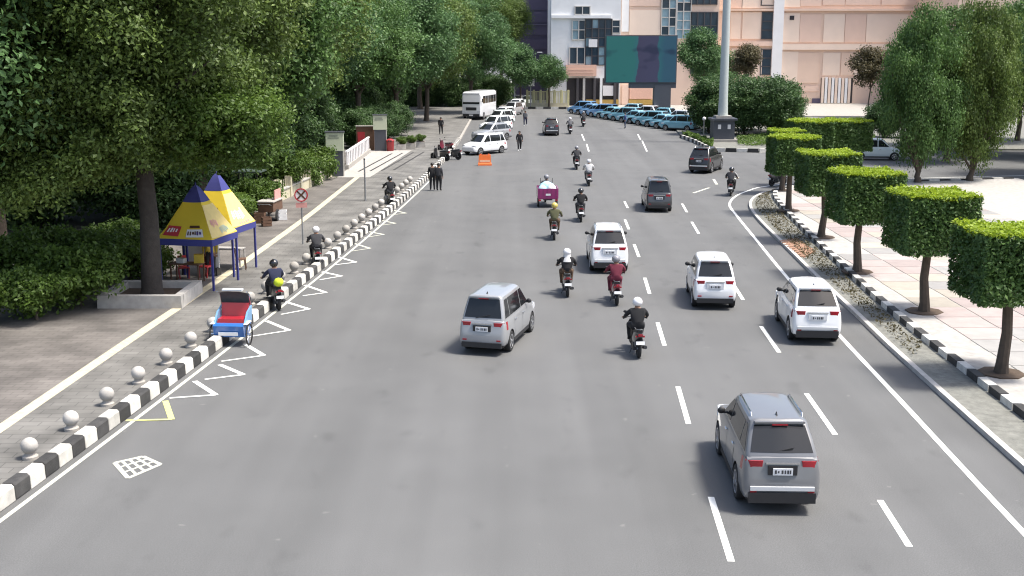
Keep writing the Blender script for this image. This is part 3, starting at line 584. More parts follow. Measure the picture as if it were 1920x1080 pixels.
# --- clipped box trees on the right pavement
def box_crown(seed, w, h, n, cyl=False):
    rnd = random.Random(seed); side, top = Leafy(seed), Leafy(seed + 50); P = []; T = []
    for k in range(n):
        f = rnd.random(); u, v = rnd.uniform(-1, 1), rnd.uniform(-1, 1); dep = 1 - abs(rnd.gauss(0, .08)) + (.07 * rnd.random() if rnd.random() < .12 else 0); wob = 1 + .035 * math.sin(u * 5 + seed) * math.cos(v * 4)
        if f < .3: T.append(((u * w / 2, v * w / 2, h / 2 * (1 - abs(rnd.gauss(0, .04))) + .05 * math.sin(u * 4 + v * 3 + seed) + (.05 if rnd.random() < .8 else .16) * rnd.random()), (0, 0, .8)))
        elif f < .36: P.append(((u * w / 2, v * w / 2, -h / 2 * dep + .2 * rnd.random() ** 2), (0, 0, -1)))
        else:
            sgn = 1 if rnd.random() < .5 else -1
            q = (sgn * dep * wob * w / 2, u * w / 2, v * h / 2) if rnd.random() < .5 else (u * w / 2, sgn * dep * wob * w / 2, v * h / 2)
            P.append((q, (q[0] * .6, q[1] * .6, .3)))
    for k in range(n // 3): P.append(((rnd.uniform(-.8, .8) * w / 2, rnd.uniform(-.8, .8) * w / 2, rnd.uniform(-.85, .8) * h / 2), (0, 0, 0)))
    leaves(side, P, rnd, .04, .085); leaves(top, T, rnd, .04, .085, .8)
    return side.mesh('crown', LEAF_K), top.mesh('sunlit_growth', LEAF_T)  # top leaves get the lighter shoot colour that includes painted sun
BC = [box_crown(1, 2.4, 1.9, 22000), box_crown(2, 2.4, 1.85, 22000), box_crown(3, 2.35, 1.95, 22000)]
CT = [(1607, 510, 'third clipped box tree from the camera along the right kerb', 1.0), (1540, 445, 'fourth clipped box tree from the camera, beside the brick patch', 1.0), (1478, 395, 'fifth clipped box tree from the camera, above the kerb corner', 1.0), (1466, 357, 'small clipped box tree behind the kerb corner', .82)]
for i, (px, py, lab, s) in enumerate(CT + [None, None, None, None]) if False else enumerate(CT):
    p = G(px, py, .2)
    t = thing('clipped_tree', lab, 'tree', (p.x, p.y, .2), 0, 'clipped box trees on the right pavement'); zc = 3.0 if s == 1 else 2.9
    a, b = BC[i % 3]; c = link('crown', a, t, (.12, 0, zc), i * R(90) + R(2)); c.scale = (s, s, s); n_ = link('sunlit_growth', b, c)
    mb = MB(); rnd = random.Random(i); limbs(mb, (0, 0, -.03), (0, 0, 2.35), .16, [(rnd.uniform(-.7, .7), rnd.uniform(-.7, .7), 3.3) for _ in range(6)], rnd); mb.build('trunk', 'bark', t)
    MB().slab([(math.cos(k * .7854 + .39) * .62, math.sin(k * .7854 + .39) * .62) for k in range(8)], -.02, .035).build('soil_pit', 'soil', t, smooth=0)
for i, (x, y, lab) in enumerate([(13.9, 38.6, 'second clipped box tree from the camera along the right kerb'), (13.4, 31, 'clipped box tree nearest the camera, cut by the right edge'), (19.2, 76.2, 'left of the two wide clipped trees at the back'), (21.9, 77.0, 'right of the two wide clipped trees at the back')]):
    t = thing('clipped_tree', lab, 'tree', (x, y, .2), 0, 'clipped box trees on the right pavement')
    a, b = BC[i % 3]; c = link('crown', a, t, (0, 0, 3.05), i * R(90) + R(1)); n_ = link('sunlit_growth', b, c)
    if 2 <= i <= 4: c.scale = (1.06, 1.06, 1)
    mb = MB(); rnd = random.Random(i + 20); limbs(mb, (0, 0, -.03), (0, 0, 2.35), .16, [(rnd.uniform(-.7, .7), rnd.uniform(-.7, .7), 3.3) for _ in range(6)], rnd); mb.build('trunk', 'bark', t)
    MB().slab([(math.cos(k * .7854 + .39) * .62, math.sin(k * .7854 + .39) * .62) for k in range(8)], -.02, .035).build('soil_pit', 'soil', t, smooth=0)

# ================================================================== CARS
def sstep(a, b, x): t = max(0, min(1, (x - a) / (b - a))); return t * t * (3 - 2 * t)
SEC = [(0, .86), (.1, .955), (.3, 1.), (.55, .998), (.8, .972), (.93, .945), (1., .90)]
def secw(s):
    for (a, wa), (b, wb) in zip(SEC, SEC[1:]):
        if s <= b: return lerp(wa, wb, (s - a) / (b - a))
    return SEC[-1][1]
SPEC = {  # length, width, height, belt height, wheel radius, front axle from nose, rear axle from tail, cowl y from nose, windscreen top y from nose, rear glass base and top from tail, sedan boot
    'mpv': dict(L=4.2, W=1.64, H=1.72, belt=1.04, wr=.31, fa=.74, ra=.80, cowl=.98, wtop=1.72, rg=.16, rtop=.42, rails=False),
    'suv': dict(L=4.4, W=1.70, H=1.68, belt=1.1, wr=.345, fa=.82, ra=.88, cowl=1.12, wtop=1.9, rg=.16, rtop=.66, rails=True),
    'hatch': dict(L=3.8, W=1.60, H=1.6, belt=1.02, wr=.3, fa=.72, ra=.66, cowl=.95, wtop=1.65, rg=.16, rtop=.55, rails=False),
    'cross': dict(L=4.2, W=1.68, H=1.64, belt=1.08, wr=.34, fa=.82, ra=.80, cowl=1.1, wtop=1.85, rg=.18, rtop=.72, rails=False),
    'sedan': dict(L=4.3, W=1.64, H=1.50, belt=.94, wr=.3, fa=.82, ra=.92, cowl=1.25, wtop=1.95, rg=.75, rtop=1.25, rails=False)}
CARS = {}
def build_car(kind, col):
    k = SPEC[kind]; L, W, H, belt, wr = k['L'], k['W'], k['H'], k['belt'], k['wr']; h = L / 2; sed = kind == 'sedan'
    r = link('car', None); r['category'] = 'car'
    ycowl, ywt, yrg, yrt = h - k['cowl'], h - k['wtop'], -h + k['rg'], -h + k['rtop']
    boot = belt - .03
    ST = [(-h, .36, .60, .83), (-h + .03, .30, .68, .91), (-h + .07, .26, belt - .16, .945), (-h + .11, .24, belt - .05, .965), (-h + .2, .23, belt - .005, .98), (-h + .5, .22, boot if sed else belt, .995),
          (-h + .85, .21, boot if sed else belt, 1.), (0, .21, belt, 1.), (ycowl - .2, .21, belt, 1.), (ycowl + .06, .21, belt - .015, .995), (h - .62, .22, belt - .1, .985), (h - .34, .23, belt - .16, .965), (h - .17, .25, belt - .24, .935), (h - .07, .28, belt - .34, .885), (h - .015, .33, belt - .44, .82), (h, .38, belt - .5, .76)]
    def st(y):
        for a, b in zip(ST, ST[1:]):
            if y <= b[0]: t = (y - a[0]) / (b[0] - a[0]); return [lerp(a[i], b[i], t) for i in (1, 2, 3)]
        return ST[-1][1:]
    def sidep(y, z, sg, off=0.):
        zb, zt, wf = st(y); return (sg * (W / 2 * wf * secw(max(0, min(1, (z - zb) / (zt - zb)))) + off), y, z)
    mb = MB(); rows = []
    for y, zb, zt, wf in ST:
        half = [(0, y, zb)] + [(W / 2 * wf * wq, y, lerp(zb, zt, s)) for s, wq in SEC] + [(W / 2 * wf * .78, y, zt + .022), (W / 2 * wf * .4, y, zt + .035)]
        rows.append(half + [(0, y, zt + .038)] + [(-x, yy, z) for x, yy, z in half[:0:-1]])
    mb.loft(rows)
    tmp = link('tmp', mb.mesh('body', [col, 'plastic'], 32)); me = tmp.data
    bm = bmesh.new(); bm.from_mesh(me); bmesh.ops.recalc_face_normals(bm, faces=bm.faces); bm.to_mesh(me); bm.free()
    yf, yr = h - k['fa'], -h + k['ra']; cut = MB()
    for yy in (yf, yr):
        for sg in (-1, 1): cut.lathe([(wr + .055, sg * (W / 2 - .28)), (wr + .055, sg * (W / 2 + .2))][::1 if sg > 0 else -1], (0, yy, wr), 24, 'X')
    cm = cut.mesh('cut', ['plastic'], 0); bm = bmesh.new(); bm.from_mesh(cm); bmesh.ops.recalc_face_normals(bm, faces=bm.faces); bm.to_mesh(cm); bm.free()
    co = link('cut', cm)
    md = tmp.modifiers.new('b', 'BOOLEAN'); md.operation = 'DIFFERENCE'; md.object = co; md.solver = 'EXACT'
    dg = bpy.context.evaluated_depsgraph_get(); nm = bpy.data.meshes.new_from_object(tmp.evaluated_get(dg))
    nm.materials.clear(); nm.materials.append(M[col]); nm.materials.append(M['plastic'])
    for p in nm.polygons:
        c = p.center; p.material_index = 0; p.use_smooth = True
        if c.z < .335 and abs(p.normal.z) > -2: p.material_index = 1
        for yy in (yf, yr):
            if (c.y - yy) ** 2 + (c.z - wr) ** 2 < (wr + .052) ** 2: p.material_index = 1
    nm.set_sharp_from_angle(angle=R(32)); nm.name = 'body'
    bpy.data.objects.remove(tmp); bpy.data.objects.remove(co)
    body = link('body', nm, r)
    # greenhouse: stacked outlines
    hb, ht = W / 2 * .905, W / 2 * .72
    lv = [(belt - .06, 0, hb), (belt + .02, .04, hb * .995), (belt + (H - belt) * .45, .47, lerp(hb, ht, .42)), (H - .10, .86, lerp(hb, ht, .86)), (H - .045, .955, lerp(hb, ht, .98)), (H - .012, 1.0, ht * .9), (H + .004, 1.06, ht * .72)]
    def outline(z, t, hw, sh=0.):
        ry, fy = lerp(yrg, yrt, t) - .02, lerp(ycowl + .02, ywt, t); pts = []; rr, rf = .1, .2
        for a in range(4): an = a / 3 * math.pi / 2; pts.append((hw - rr + rr * math.sin(an), ry + rr - rr * math.cos(an), z))
        for q in (.25, .5, .75): pts.append((hw * (1 + .012 * math.sin(q * 3.14)), lerp(ry + rr, fy - rf, q), z))
        for a in range(4): an = a / 3 * math.pi / 2; pts.append((hw - rf + rf * math.cos(an), fy - rf + rf * math.sin(an), z))
        pts.append((hw * .4, fy + .05, z))
        full = [(0, ry - .03, z)] + pts + [(0, fy + .07, z)] + [(-x, y, zz) for x, y, zz in pts[::-1]]
        return full
    gh = MB(); gh.loft([outline(*q) for q in lv]); gh.build('cabin', col, r, smooth=34)
    def gp(z):                                   # half width, rear and front of the cabin at height z
        for a, b in zip(lv, lv[1:]):
            if z <= b[0]: q = (z - a[0]) / (b[0] - a[0]); t = lerp(a[1], b[1], q); return lerp(a[2], b[2], q), lerp(yrg, yrt, t) - .02, lerp(ycowl + .02, ywt, t)
        return lv[-1][2], yrt, ywt
    z0, z1 = belt + .035, H - .125
    def side_win(sg, y0f, y1f, nm_='side_window'):
        m_ = MB(); rr = []
        for i in range(4):
            z = lerp(z0, z1, i / 3); hw, ry, fy = gp(z); a, b = y0f(z, ry, fy), y1f(z, ry, fy)
            rr.append([(sg * (hw * (1 + .012 * math.sin(3.14 * max(0, min(1, (y - ry) / (fy - ry))))) + .007), y, z) for y in (a, lerp(a, b, .33), lerp(a, b, .66), b)])
        m_.loft(rr if sg < 0 else [q[::-1] for q in rr], closed=False); m_.build(nm_, 'glass', r, smooth=60)
    ym = lerp(yr, yf, .5) + .02; yq = yr + .05
    for sg in (-1, 1):
        if not sed: side_win(sg, lambda z, ry, fy: ry + .16, lambda z, ry, fy: max(yq - .03, ry + .3), 'quarter_window')
        side_win(sg, (lambda z, ry, fy: ry + .22) if sed else (lambda z, ry, fy: max(yq + .03, ry + .34)), lambda z, ry, fy: ym - .035)
        side_win(sg, lambda z, ry, fy: ym + .035, lambda z, ry, fy: fy - .17)
    def cross_win(front, nm_):
        m_ = MB(); rr = []
        for i in range(5):
            z = lerp(z0 + (.0 if front else .03), z1 + .03, i / 4); hw, ry, fy = gp(z); wv = hw - (.13 if front else .085); row = []
            for q in range(7):
                u = -1 + q / 3; x = u * wv
                if front: y = fy + .07 - .02 * min(1, abs(x) / (hw * .4)) - max(0, abs(x) - hw * .4) / (hw * .6) * .075 + .012
                else: y = ry - .03 * (1 - abs(x) / (hw - .1)) - .009
                row.append((x, y, z))
            rr.append(row)
        m_.loft(rr[::-1] if front else rr, closed=False); m_.build(nm_, 'glass', r, smooth=60)
    cross_win(True, 'windscreen'); cross_win(False, 'rear_window')
    if not sed:
        hw, ry, fy = gp(H - .05); MB().box((0, ry + .02, H - .045), (hw * 1.75, .26, .035), rx=R(-6)).build('roof_spoiler', col, r)
        MB().box((0, ry - .117, H - .072), (.34, .02, .02)).build('brake_lamp', 'tail', r)
    MB().box((0, -h + .2 if False else gp(belt + .12)[1] - .05, belt + .1), (.5, .02, .02), ry=R(-12)).build('rear_wiper', 'plastic', r)
    # doors with handles
    for sg in (-1, 1):
        for (a, b) in ((yr + wr + .09, ym - .012), (ym + .012, yf - wr - .09)):
            m_ = MB(); rr = []
            for z in (.34, .45, .6, .75, .88, belt - .035): rr.append([sidep(lerp(a, b, q / 3), z, sg, .006) for q in range(4)])
            m_.loft(rr if sg < 0 else [q[::-1] for q in rr], closed=False)
            dr = m_.build('door', col, r, smooth=50)
            p = sidep(a + .13, belt - .16, sg, .025); MB().box(p, (.03, .17, .028)).build('handle', 'chrome' if col != 'black' else col, dr)
        p = sidep(lerp(yr, yf, .5), .3, sg, .0); MB().box((p[0] - sg * .02, lerp(yr, yf, .5), .27), (.07, yf - yr - 2 * wr - .16, .11)).build('sill', 'plastic', r)
        hw, ry, fy = gp(belt + .1)
        mi = MB(); mi.ball((sg * (hw + .15), fy - .33, belt + .1), .085, 10, sq=(1.15, .6, .85)); mi.box((sg * (hw + .03), fy - .33, belt + .06), (.14, .05, .04)); mi.build('wing_mirror', col if col in ('white', 'silver', 'grey') and False else 'plastic', r)
        # lamps wrapping the corners
        def lamp(y_end, y_side, zA, zB, inx, name, m):
            e = 1 if y_end > 0 else -1; rows_ = []
            for z in (zA, (zA + zB) / 2, zB):
                zb, zt, wf = st(y_side); xs = sidep(y_side, z, sg, .012)[0]
                out = [(sg * inx, y_end + e * .012, z), (sg * (W / 2 * .80), y_end + e * .01, z), (xs - sg * .035, y_end - e * .06, z), (xs, y_side, z)]
                inn = [(x - sg * .05, y - e * .07, z) for x, y, _ in out]; rows_.append(out + inn[::-1])
            m_ = MB(); m_.loft(rows_); me_ = m_.mesh(name, m, 40); bm = bmesh.new(); bm.from_mesh(me_); bmesh.ops.recalc_face_normals(bm, faces=bm.faces); bm.to_mesh(me_); bm.free(); link(name, me_, r)
        yl = -h + .075
        lamp(yl, -h + .42, belt - .30, belt - .06, W / 2 * .5, 'tail_light', 'tail')
        lamp(h - .115, h - .5, belt - .335, belt - .2, W / 2 * .52, 'headlight', 'head')
        MB().box((sg * W * .36, -h - .006, .47), (.14, .03, .04)).build('reflector', 'tail', r)
        if k['rails']:
            hw, ry, fy = gp(H - .05); MB().tube([(sg * hw * .9, ry + .25, H - .03), (sg * hw * .9, ry + .32, H + .04), (sg * hw * .9, fy - .32, H + .04), (sg * hw * .9, fy - .22, H - .03)], .017, 6).build('roof_rail', 'chrome', r)
    # rear furniture
    lbz = .2 if kind in ('suv', 'cross') else .15
    MB().box((0, -h + .0, .25 + lbz / 2), (W * .84, .09, lbz)).build('lower_bumper', 'plastic', r)
    if kind in ('suv', 'cross'): MB().box((0, -h - .02, .53), (W * .8, .05, .075)).build('bumper_trim', 'trim', r)
    MB().box((0, -h + .052, belt - .235), (.62, .075, .17)).build('plate_recess', 'plastic' if col != 'white' else col, r)
    pl_ = MB().box((0, -h + .004, belt - .25), (.42, .025, .13)).build('number_plate', 'plate', r)
    for i_, xx in enumerate((-.15, -.09, -.01, .05, .11, .16)): MB().box((xx, -h - .011, belt - .25), (.03 if i_ % 2 else .038, .006, .07 if i_ != 1 else .04)).build('plate_mark', 'plate_ink', pl_)
    tgp = MB(); rr = [[(x_ * W * .41, y_ - .01 + .02 * abs(x_) ** 3, z_) for x_ in (-1, -.6, 0, .6, 1)] for z_, y_ in ((.61, -h + .004), (.68, -h + .03), (belt - .16, -h + .07), (belt - .05, -h + .11), (belt - .02, -h + .13))]
    tgp.loft(rr, closed=False); tgp.build('tailgate', col, r, smooth=50)
    MB().box((0, -h + .05, belt - .1), (W * .42, .05, .03)).build('tailgate_trim', 'chrome', r)
    MB().box((0, h - .035, .5), (W * .5, .06, .2)).build('grille', 'plastic', r); MB().box((0, h + .004, .43), (.42, .02, .13)).build('number_plate', 'plate', r)
    ant = MB().box((0, yrt + .25, H + .03), (.03, .14, .07), top=.3).build('aerial_fin', 'plastic', r)
    ty = MB().lathe([(wr * .6, -.095), (wr * .93, -.1), (wr, -.07), (wr, .07), (wr * .93, .1), (wr * .6, .095)], (0, 0, 0), 22, 'X').mesh('wheel', 'tyre', 40)
    rm = MB(); rm.lathe([(wr * .66, .05), (wr * .68, .098), (wr * .6, .1), (wr * .57, .06), (.01, .055)], (0, 0, 0), 20, 'X')
    for q in range(5): a = q * math.tau / 5; rm.box((.08, math.cos(a) * wr * .33, math.sin(a) * wr * .33), (.045, wr * .13, wr * .6), rx=a - math.pi / 2)
    rm.lathe([(.055, .05), (.05, .108), (.01, .11)], (0, 0, 0), 10, 'X'); rme = rm.mesh('rim', 'rim', 40)
    for yy in (yf, yr):
        for sg in (-1, 1):
            wo = link('wheel', ty, r, (sg * (W / 2 - .1), yy, wr), 0 if sg > 0 else math.pi); link('rim', rme, wo)
    return r
def car(kind, col, loc, rz, label, group=None, sc=1.):
    key = (kind, col); first = key not in CARS
    if first: CARS[key] = build_car(kind, col)
    return place(CARS[key], first, loc, rz, label, group, sc)
def heading(a, b):                        # rotation that turns +Y towards b
    return -math.atan2(b.x - a.x, b.y - a.y)
MG = 'vehicles driving on the road'
# rear-centre ground pixel -> centre of the car
def drive(kind, col, px, py, yaw, label, sc=1., group=MG, yz=1.07):
    g = G(px, py); L = SPEC[kind]['L'] / 2 * sc; rz = R(yaw)
    return car(kind, col, (g.x - math.sin(rz) * L, g.y + math.cos(rz) * L, 0), rz, label, group, (sc * .93, sc, sc * yz))
drive('suv', 'grey', 1464, 966, -2, 'grey car with bright chrome bumper strip and roof rails, nearest the camera', .98)
drive('mpv', 'silver', 903, 667, -15, 'silver people carrier with red tail lamps, alone in the middle of the road', .95)
drive('suv', 'white', 1143, 514, -1, 'white car with dark rear window behind the maroon motorcyclist', .97)
drive('hatch', 'white', 1340, 582, -4, 'small white hatchback between the two dashed lane lines')
drive('cross', 'white', 1531, 648, -4, 'white crossover with red tail lamps hugging the right edge line', .97)
drive('mpv', 'dark', 1236, 399, -2, 'dark grey van-like car in the middle distance, left of the hatchback', .95)
drive('suv', 'black', 1309, 326, -24, 'black car turning right by the corner island', 1.0)
drive('suv', 'black', 1035, 255, 2, 'black car driving away in the far distance', .95)
car('mpv', 'pale', (29.2, 94.6, 0), R(-96), 'pale car seen behind the clipped trees on the side street')
# parked row on the left, noses towards the camera
PK = [(880, 291, 'mpv', 'white', 139), (897, 266, 'suv', 'silver', 142), (910, 249, 'mpv', 'white', 145), (921, 236, 'mpv', 'pale', 148), (931, 226, 'hatch', 'white', 150), (952, 217, 'mpv', 'silver', 160), (962, 209, 'cross', 'white', 165), (968, 201, 'mpv', 'dark', 168), (985, 200, 'hatch', 'pale', 172)]
PKL = ['white people carrier parked at the near end of the left row', 'silver car parked just behind the nearest white people carrier', 'white people carrier, third in the parked row', 'pale car, fourth in the parked row', 'small white hatchback, fifth in the parked row', 'silver car, sixth in the parked row', 'white crossover, seventh in the parked row', 'dark car near the far end of the parked row', 'pale hatchback last in the parked row by the yellow fence']
for (px, py, kd, cl_, yaw), lab in zip(PK, PKL):
    g = G(px, py); rz = R(yaw); L = SPEC[kd]['L'] / 2
    car(kd, cl_, (g.x + math.sin(rz) * L * .9, g.y - math.cos(rz) * L * .9, 0), rz, lab, 'cars parked along the left kerb')
# taxi rank
TX = []
a, b = Vector((8.6, 159, 0)), Vector((17.2, 127.2, 0)); n = 13
for i in range(n):
    p = a.lerp(b, i / (n - 1)); p.x += .9
    car('sedan' if i % 3 else 'mpv', 'taxi2' if i < 4 else 'taxi', (p.x, p.y, 0), R(52), '%s pale blue taxi from the left in the rank below the screen' % ORD[i], 'taxis in the rank')
for i in range(5):
    p = a.lerp(b, .2 + i * .16); car('hatch', 'white' if i % 2 else 'taxi', (p.x + 5.2, p.y + 1.8, 0), R(50), '%s car in the back line of the taxi rank from the left' % ORD[i], 'cars behind the taxi rank')

# ================================================================== BUS
def ident(nm, me): bm = bmesh.new(); bm.from_mesh(me); bmesh.ops.recalc_face_normals(bm, faces=bm.faces); bm.to_mesh(me); bm.free(); return me
bus = thing('minibus', 'white minibus with dark windscreen parked among the cars on the left', 'bus', (-4.1, 149, 0), R(166)); bus.scale = (1.1, 1.08, 1.19)
def rrect(w, z0, z1, y, r=.22): 
    pts = []
    for cx, cz, a0 in ((w / 2 - r, z1 - r, 0), (-w / 2 + r, z1 - r, 90), (-w / 2 + .08, z0 + .08, 180), (w / 2 - .08, z0 + .08, 270)):
        rr = r if a0 < 180 else .08
        for k in range(4): an = R(a0 + k * 30); pts.append((cx + rr * math.cos(an), y, cz + rr * math.sin(an)))
    return pts
m_ = MB(); m_.loft([rrect(2.0, .4, 2.75, -3.45), rrect(2.2, .34, 2.86, -3.38), rrect(2.24, .32, 2.9, -3.0), rrect(2.24, .32, 2.9, 2.6), rrect(2.22, .34, 2.86, 3.05), rrect(2.14, .38, 2.6, 3.3), rrect(2.05, .42, 1.5, 3.45)])
link('body', ident('body', m_.mesh('body', 'white', 35)), bus)
MB().box((0, 3.3, 2.02), (1.9, .1, .82), rx=R(16)).build('windscreen', 'glass', bus); MB().box((0, 3.14, 2.68), (1.9, .34, .12)).build('sun_visor', 'white', bus)
for sg in (-1, 1):
    for k in range(5): MB().box((sg * 1.122, -2.6 + k * 1.15, 2.05), (.02, 1.05, .75)).build('side_window', 'glass', bus, smooth=0)
    MB().box((sg * .85, 3.42, .86), (.36, .12, .22)).build('headlight', 'head', bus); MB().box((sg * 1.25, 3.2, 2.0), (.1, .18, .36)).build('wing_mirror', 'plastic', bus)
    for yy in (2.2, -2.2):
        wo = link('wheel', MB().lathe([(.22, -.12), (.38, -.12), (.41, -.08), (.41, .08), (.38, .12), (.22, .12)], (0, 0, 0), 20, 'X').mesh('wheel', 'tyre', 40), bus, (sg * 1.03, yy, .41)); link('rim', MB().lathe([(.25, -.125), (.24, .125)], (0, 0, 0), 14, 'X').mesh('rim', 'rim'), wo)
MB().box((0, 3.46, .5), (1.9, .12, .26)).build('bumper', 'plastic', bus); MB().box((0, 3.44, 1.15), (1.2, .1, .3)).build('grille', 'plastic', bus); MB().box((0, 3.53, .5), (.44, .03, .13)).build('number_plate', 'plate', bus)

# ================================================================== MOTORCYCLES
def build_bike(col, kind='scooter'):
    r = link('motorcycle', None); r['category'] = 'motorcycle'; wr = .285; yf, yr = .64, -.62
    ty = MB().lathe([(wr - .075, -.035), (wr - .03, -.05), (wr, -.02), (wr, .02), (wr - .03, .05), (wr - .075, .035)], n=20, axis='X').mesh('wheel', 'tyre', 50)
    rm = MB(); rm.lathe([(wr - .07, -.03), (wr - .07, .03), (wr - .1, .03), (wr - .1, -.03)], n=18, axis='X'); rm.lathe([(.05, -.06), (.05, .06)], n=10, axis='X')
    for q in range(5): a = q * math.tau / 5; rm.box((0, math.cos(a) * .12, math.sin(a) * .12), (.025, .03, .17), rx=a - math.pi / 2)
    rm = rm.mesh('rim', 'rim' if kind != 'sport' else 'dark_rim', 40)
    for yy in (yf, yr): link('rim', rm, link('wheel', ty, r, (0, yy, wr)))
    f = MB()
    for sg in (-1, 1): f.tube([(sg * .075, yf, wr), (sg * .075, yf - .12, wr + .36), (sg * .06, yf - .19, .78)], .022, 7)
    f.build('fork', 'metal', r)
    fe = MB(); rows = []
    for a in range(7): an = R(25 + a * 22); rr = wr + .035; rows.append([(x, yf + rr * math.cos(an), wr + rr * math.sin(an) + dz) for x, dz in ((-.075, -.03), (-.05, .01), (.05, .01), (.075, -.03))])
    fe.loft(rows, closed=False); fe.build('front_fender', col, r, smooth=60)
    # leg shield and nose
    sh = MB(); rows = []
    for z, y, w_, t in ((.32, .36, .14, .05), (.5, .40, .22, .07), (.7, .42, .23, .09), (.86, .40, .2, .1), (.97, .36, .15, .07)):
        rows.append([(-w_, y - .03, z), (-w_ * .6, y + t, z), (0, y + t * 1.5, z), (w_ * .6, y + t, z), (w_, y - .03, z), (w_ * .6, y - .05, z), (-w_ * .6, y - .05, z)])
    sh.loft(rows); link('leg_shield', ident('', sh.mesh('leg_shield', col, 50)), r)
    MB().loft([[(-.16, y, .27), (.16, y, .27), (.16, y, .31), (-.16, y, .31)] for y in (-.1, .38)]).build('floorboard', 'plastic', r)
    bd = MB(); rows = []
    for y, w_, z0, z1 in ((-.02, .1, .3, .62), (-.15, .15, .3, .72), (-.4, .17, .38, .74), (-.62, .15, .5, .78), (-.82, .1, .62, .8), (-.9, .05, .68, .79)):
        rows.append([(-w_ * .8, y, z0), (w_ * .8, y, z0), (w_, y, (z0 + z1) / 2), (w_ * .75, y, z1), (-w_ * .75, y, z1), (-w_, y, (z0 + z1) / 2)])
    bd.loft(rows); link('body', ident('', bd.mesh('body', col, 50)), r)
    st_ = MB(); rows = []
    for y, w_, z in ((.0, .09, .74), (-.12, .13, .79), (-.35, .15, .79), (-.55, .13, .84), (-.76, .09, .86)): rows.append([(-w_, y, z - .07), (w_, y, z - .07), (w_ * .9, y, z - .01), (w_ * .5, y, z + .015), (-w_ * .5, y, z + .015), (-w_ * .9, y, z - .01)])
    st_.loft(rows); link('seat', ident('', st_.mesh('seat', 'seat', 50)), r)
    hb_ = MB().tube([(-.34, .24, 1.0), (-.2, .32, 1.03), (0, .36, 1.0), (.2, .32, 1.03), (.34, .24, 1.0)], .016, 7).build('handlebar', 'dark_metal', r)
    for sg in (-1, 1):
        MB().tube([(sg * .25, .295, 1.02), (sg * .36, .23, .998)], .022, 8).build('grip', 'plastic', hb_)
        mr = MB().tube([(sg * .22, .31, 1.03), (sg * .28, .28, 1.17)], .008, 5); mr.ball((sg * .3, .27, 1.2), .06, 8, sq=(1, .25, .75)); mr.build('mirror', 'plastic', r)
        MB().box((sg * .13, .47 if False else .455, .8), (.07, .04, .05)).build('indicator', 'head', r)
        MB().box((sg * .11, -.86, .7), (.05, .06, .04)).build('indicator', 'tail', r)
    MB().ball((0, .42, .98), .1, 10, sq=(1.1, .7, .8)).build('headlight_cowl', col, r); MB().ball((0, .475, .97), .06, 10, sq=(1.2, .5, .8)).build('headlight', 'head', r)
    MB().box((0, -.905, .745), (.13, .05, .065)).build('tail_light', 'tail', r)
    MB().box((0, -.8, .56), (.13, .3, .03), rx=R(38)).build('rear_fender', 'plastic', r)
    p_ = MB().box((0, -.93, .52), (.25, .012, .1), rx=R(-15)).build('number_plate', 'plate' if kind != 'sport' else 'plastic', r)
    gb = MB().tube([(-.08, .1, .8), (-.11, -.75, .9)], .012, 6); gb.tube([(.08, -.72, .88), (0, -.86, .9), (-.08, -.72, .88)], .014, 6); gb.build('grab_rail', 'metal', r)
    MB().box((-.1, -.42, .33), (.14, .4, .2), top=.8).build('engine', 'dark_metal', r); MB().tube([(.12, -.1, .24), (.14, -.35, .26), (.17, -.8, .36)], [.025, .05, .055], 9).build('exhaust', 'dark_metal', r)
    MB().box((0, -.3, .22), (.05, .5, .05)).build('swing_arm', 'metal', r)
    for sg in (-1, 1): MB().tube([(sg * .1, -.58, .3), (sg * .11, -.6, .66)], .022, 7).build('shock_absorber', 'metal', r)
    sd = MB().tube([(-.09, -.1, .28), (-.2, -.14, .03)], .012, 5).build('side_stand', 'dark_metal', r)
    return r
BK_ = {}
def bike(col, loc, rz, label, group, kind='scooter', lean=0.):
    key = (col, kind); first = key not in BK_
    if first: BK_[key] = build_bike(col, kind)
    o = place(BK_[key], first, loc, rz, label, group); o.rotation_euler = (0, lean, rz); return o

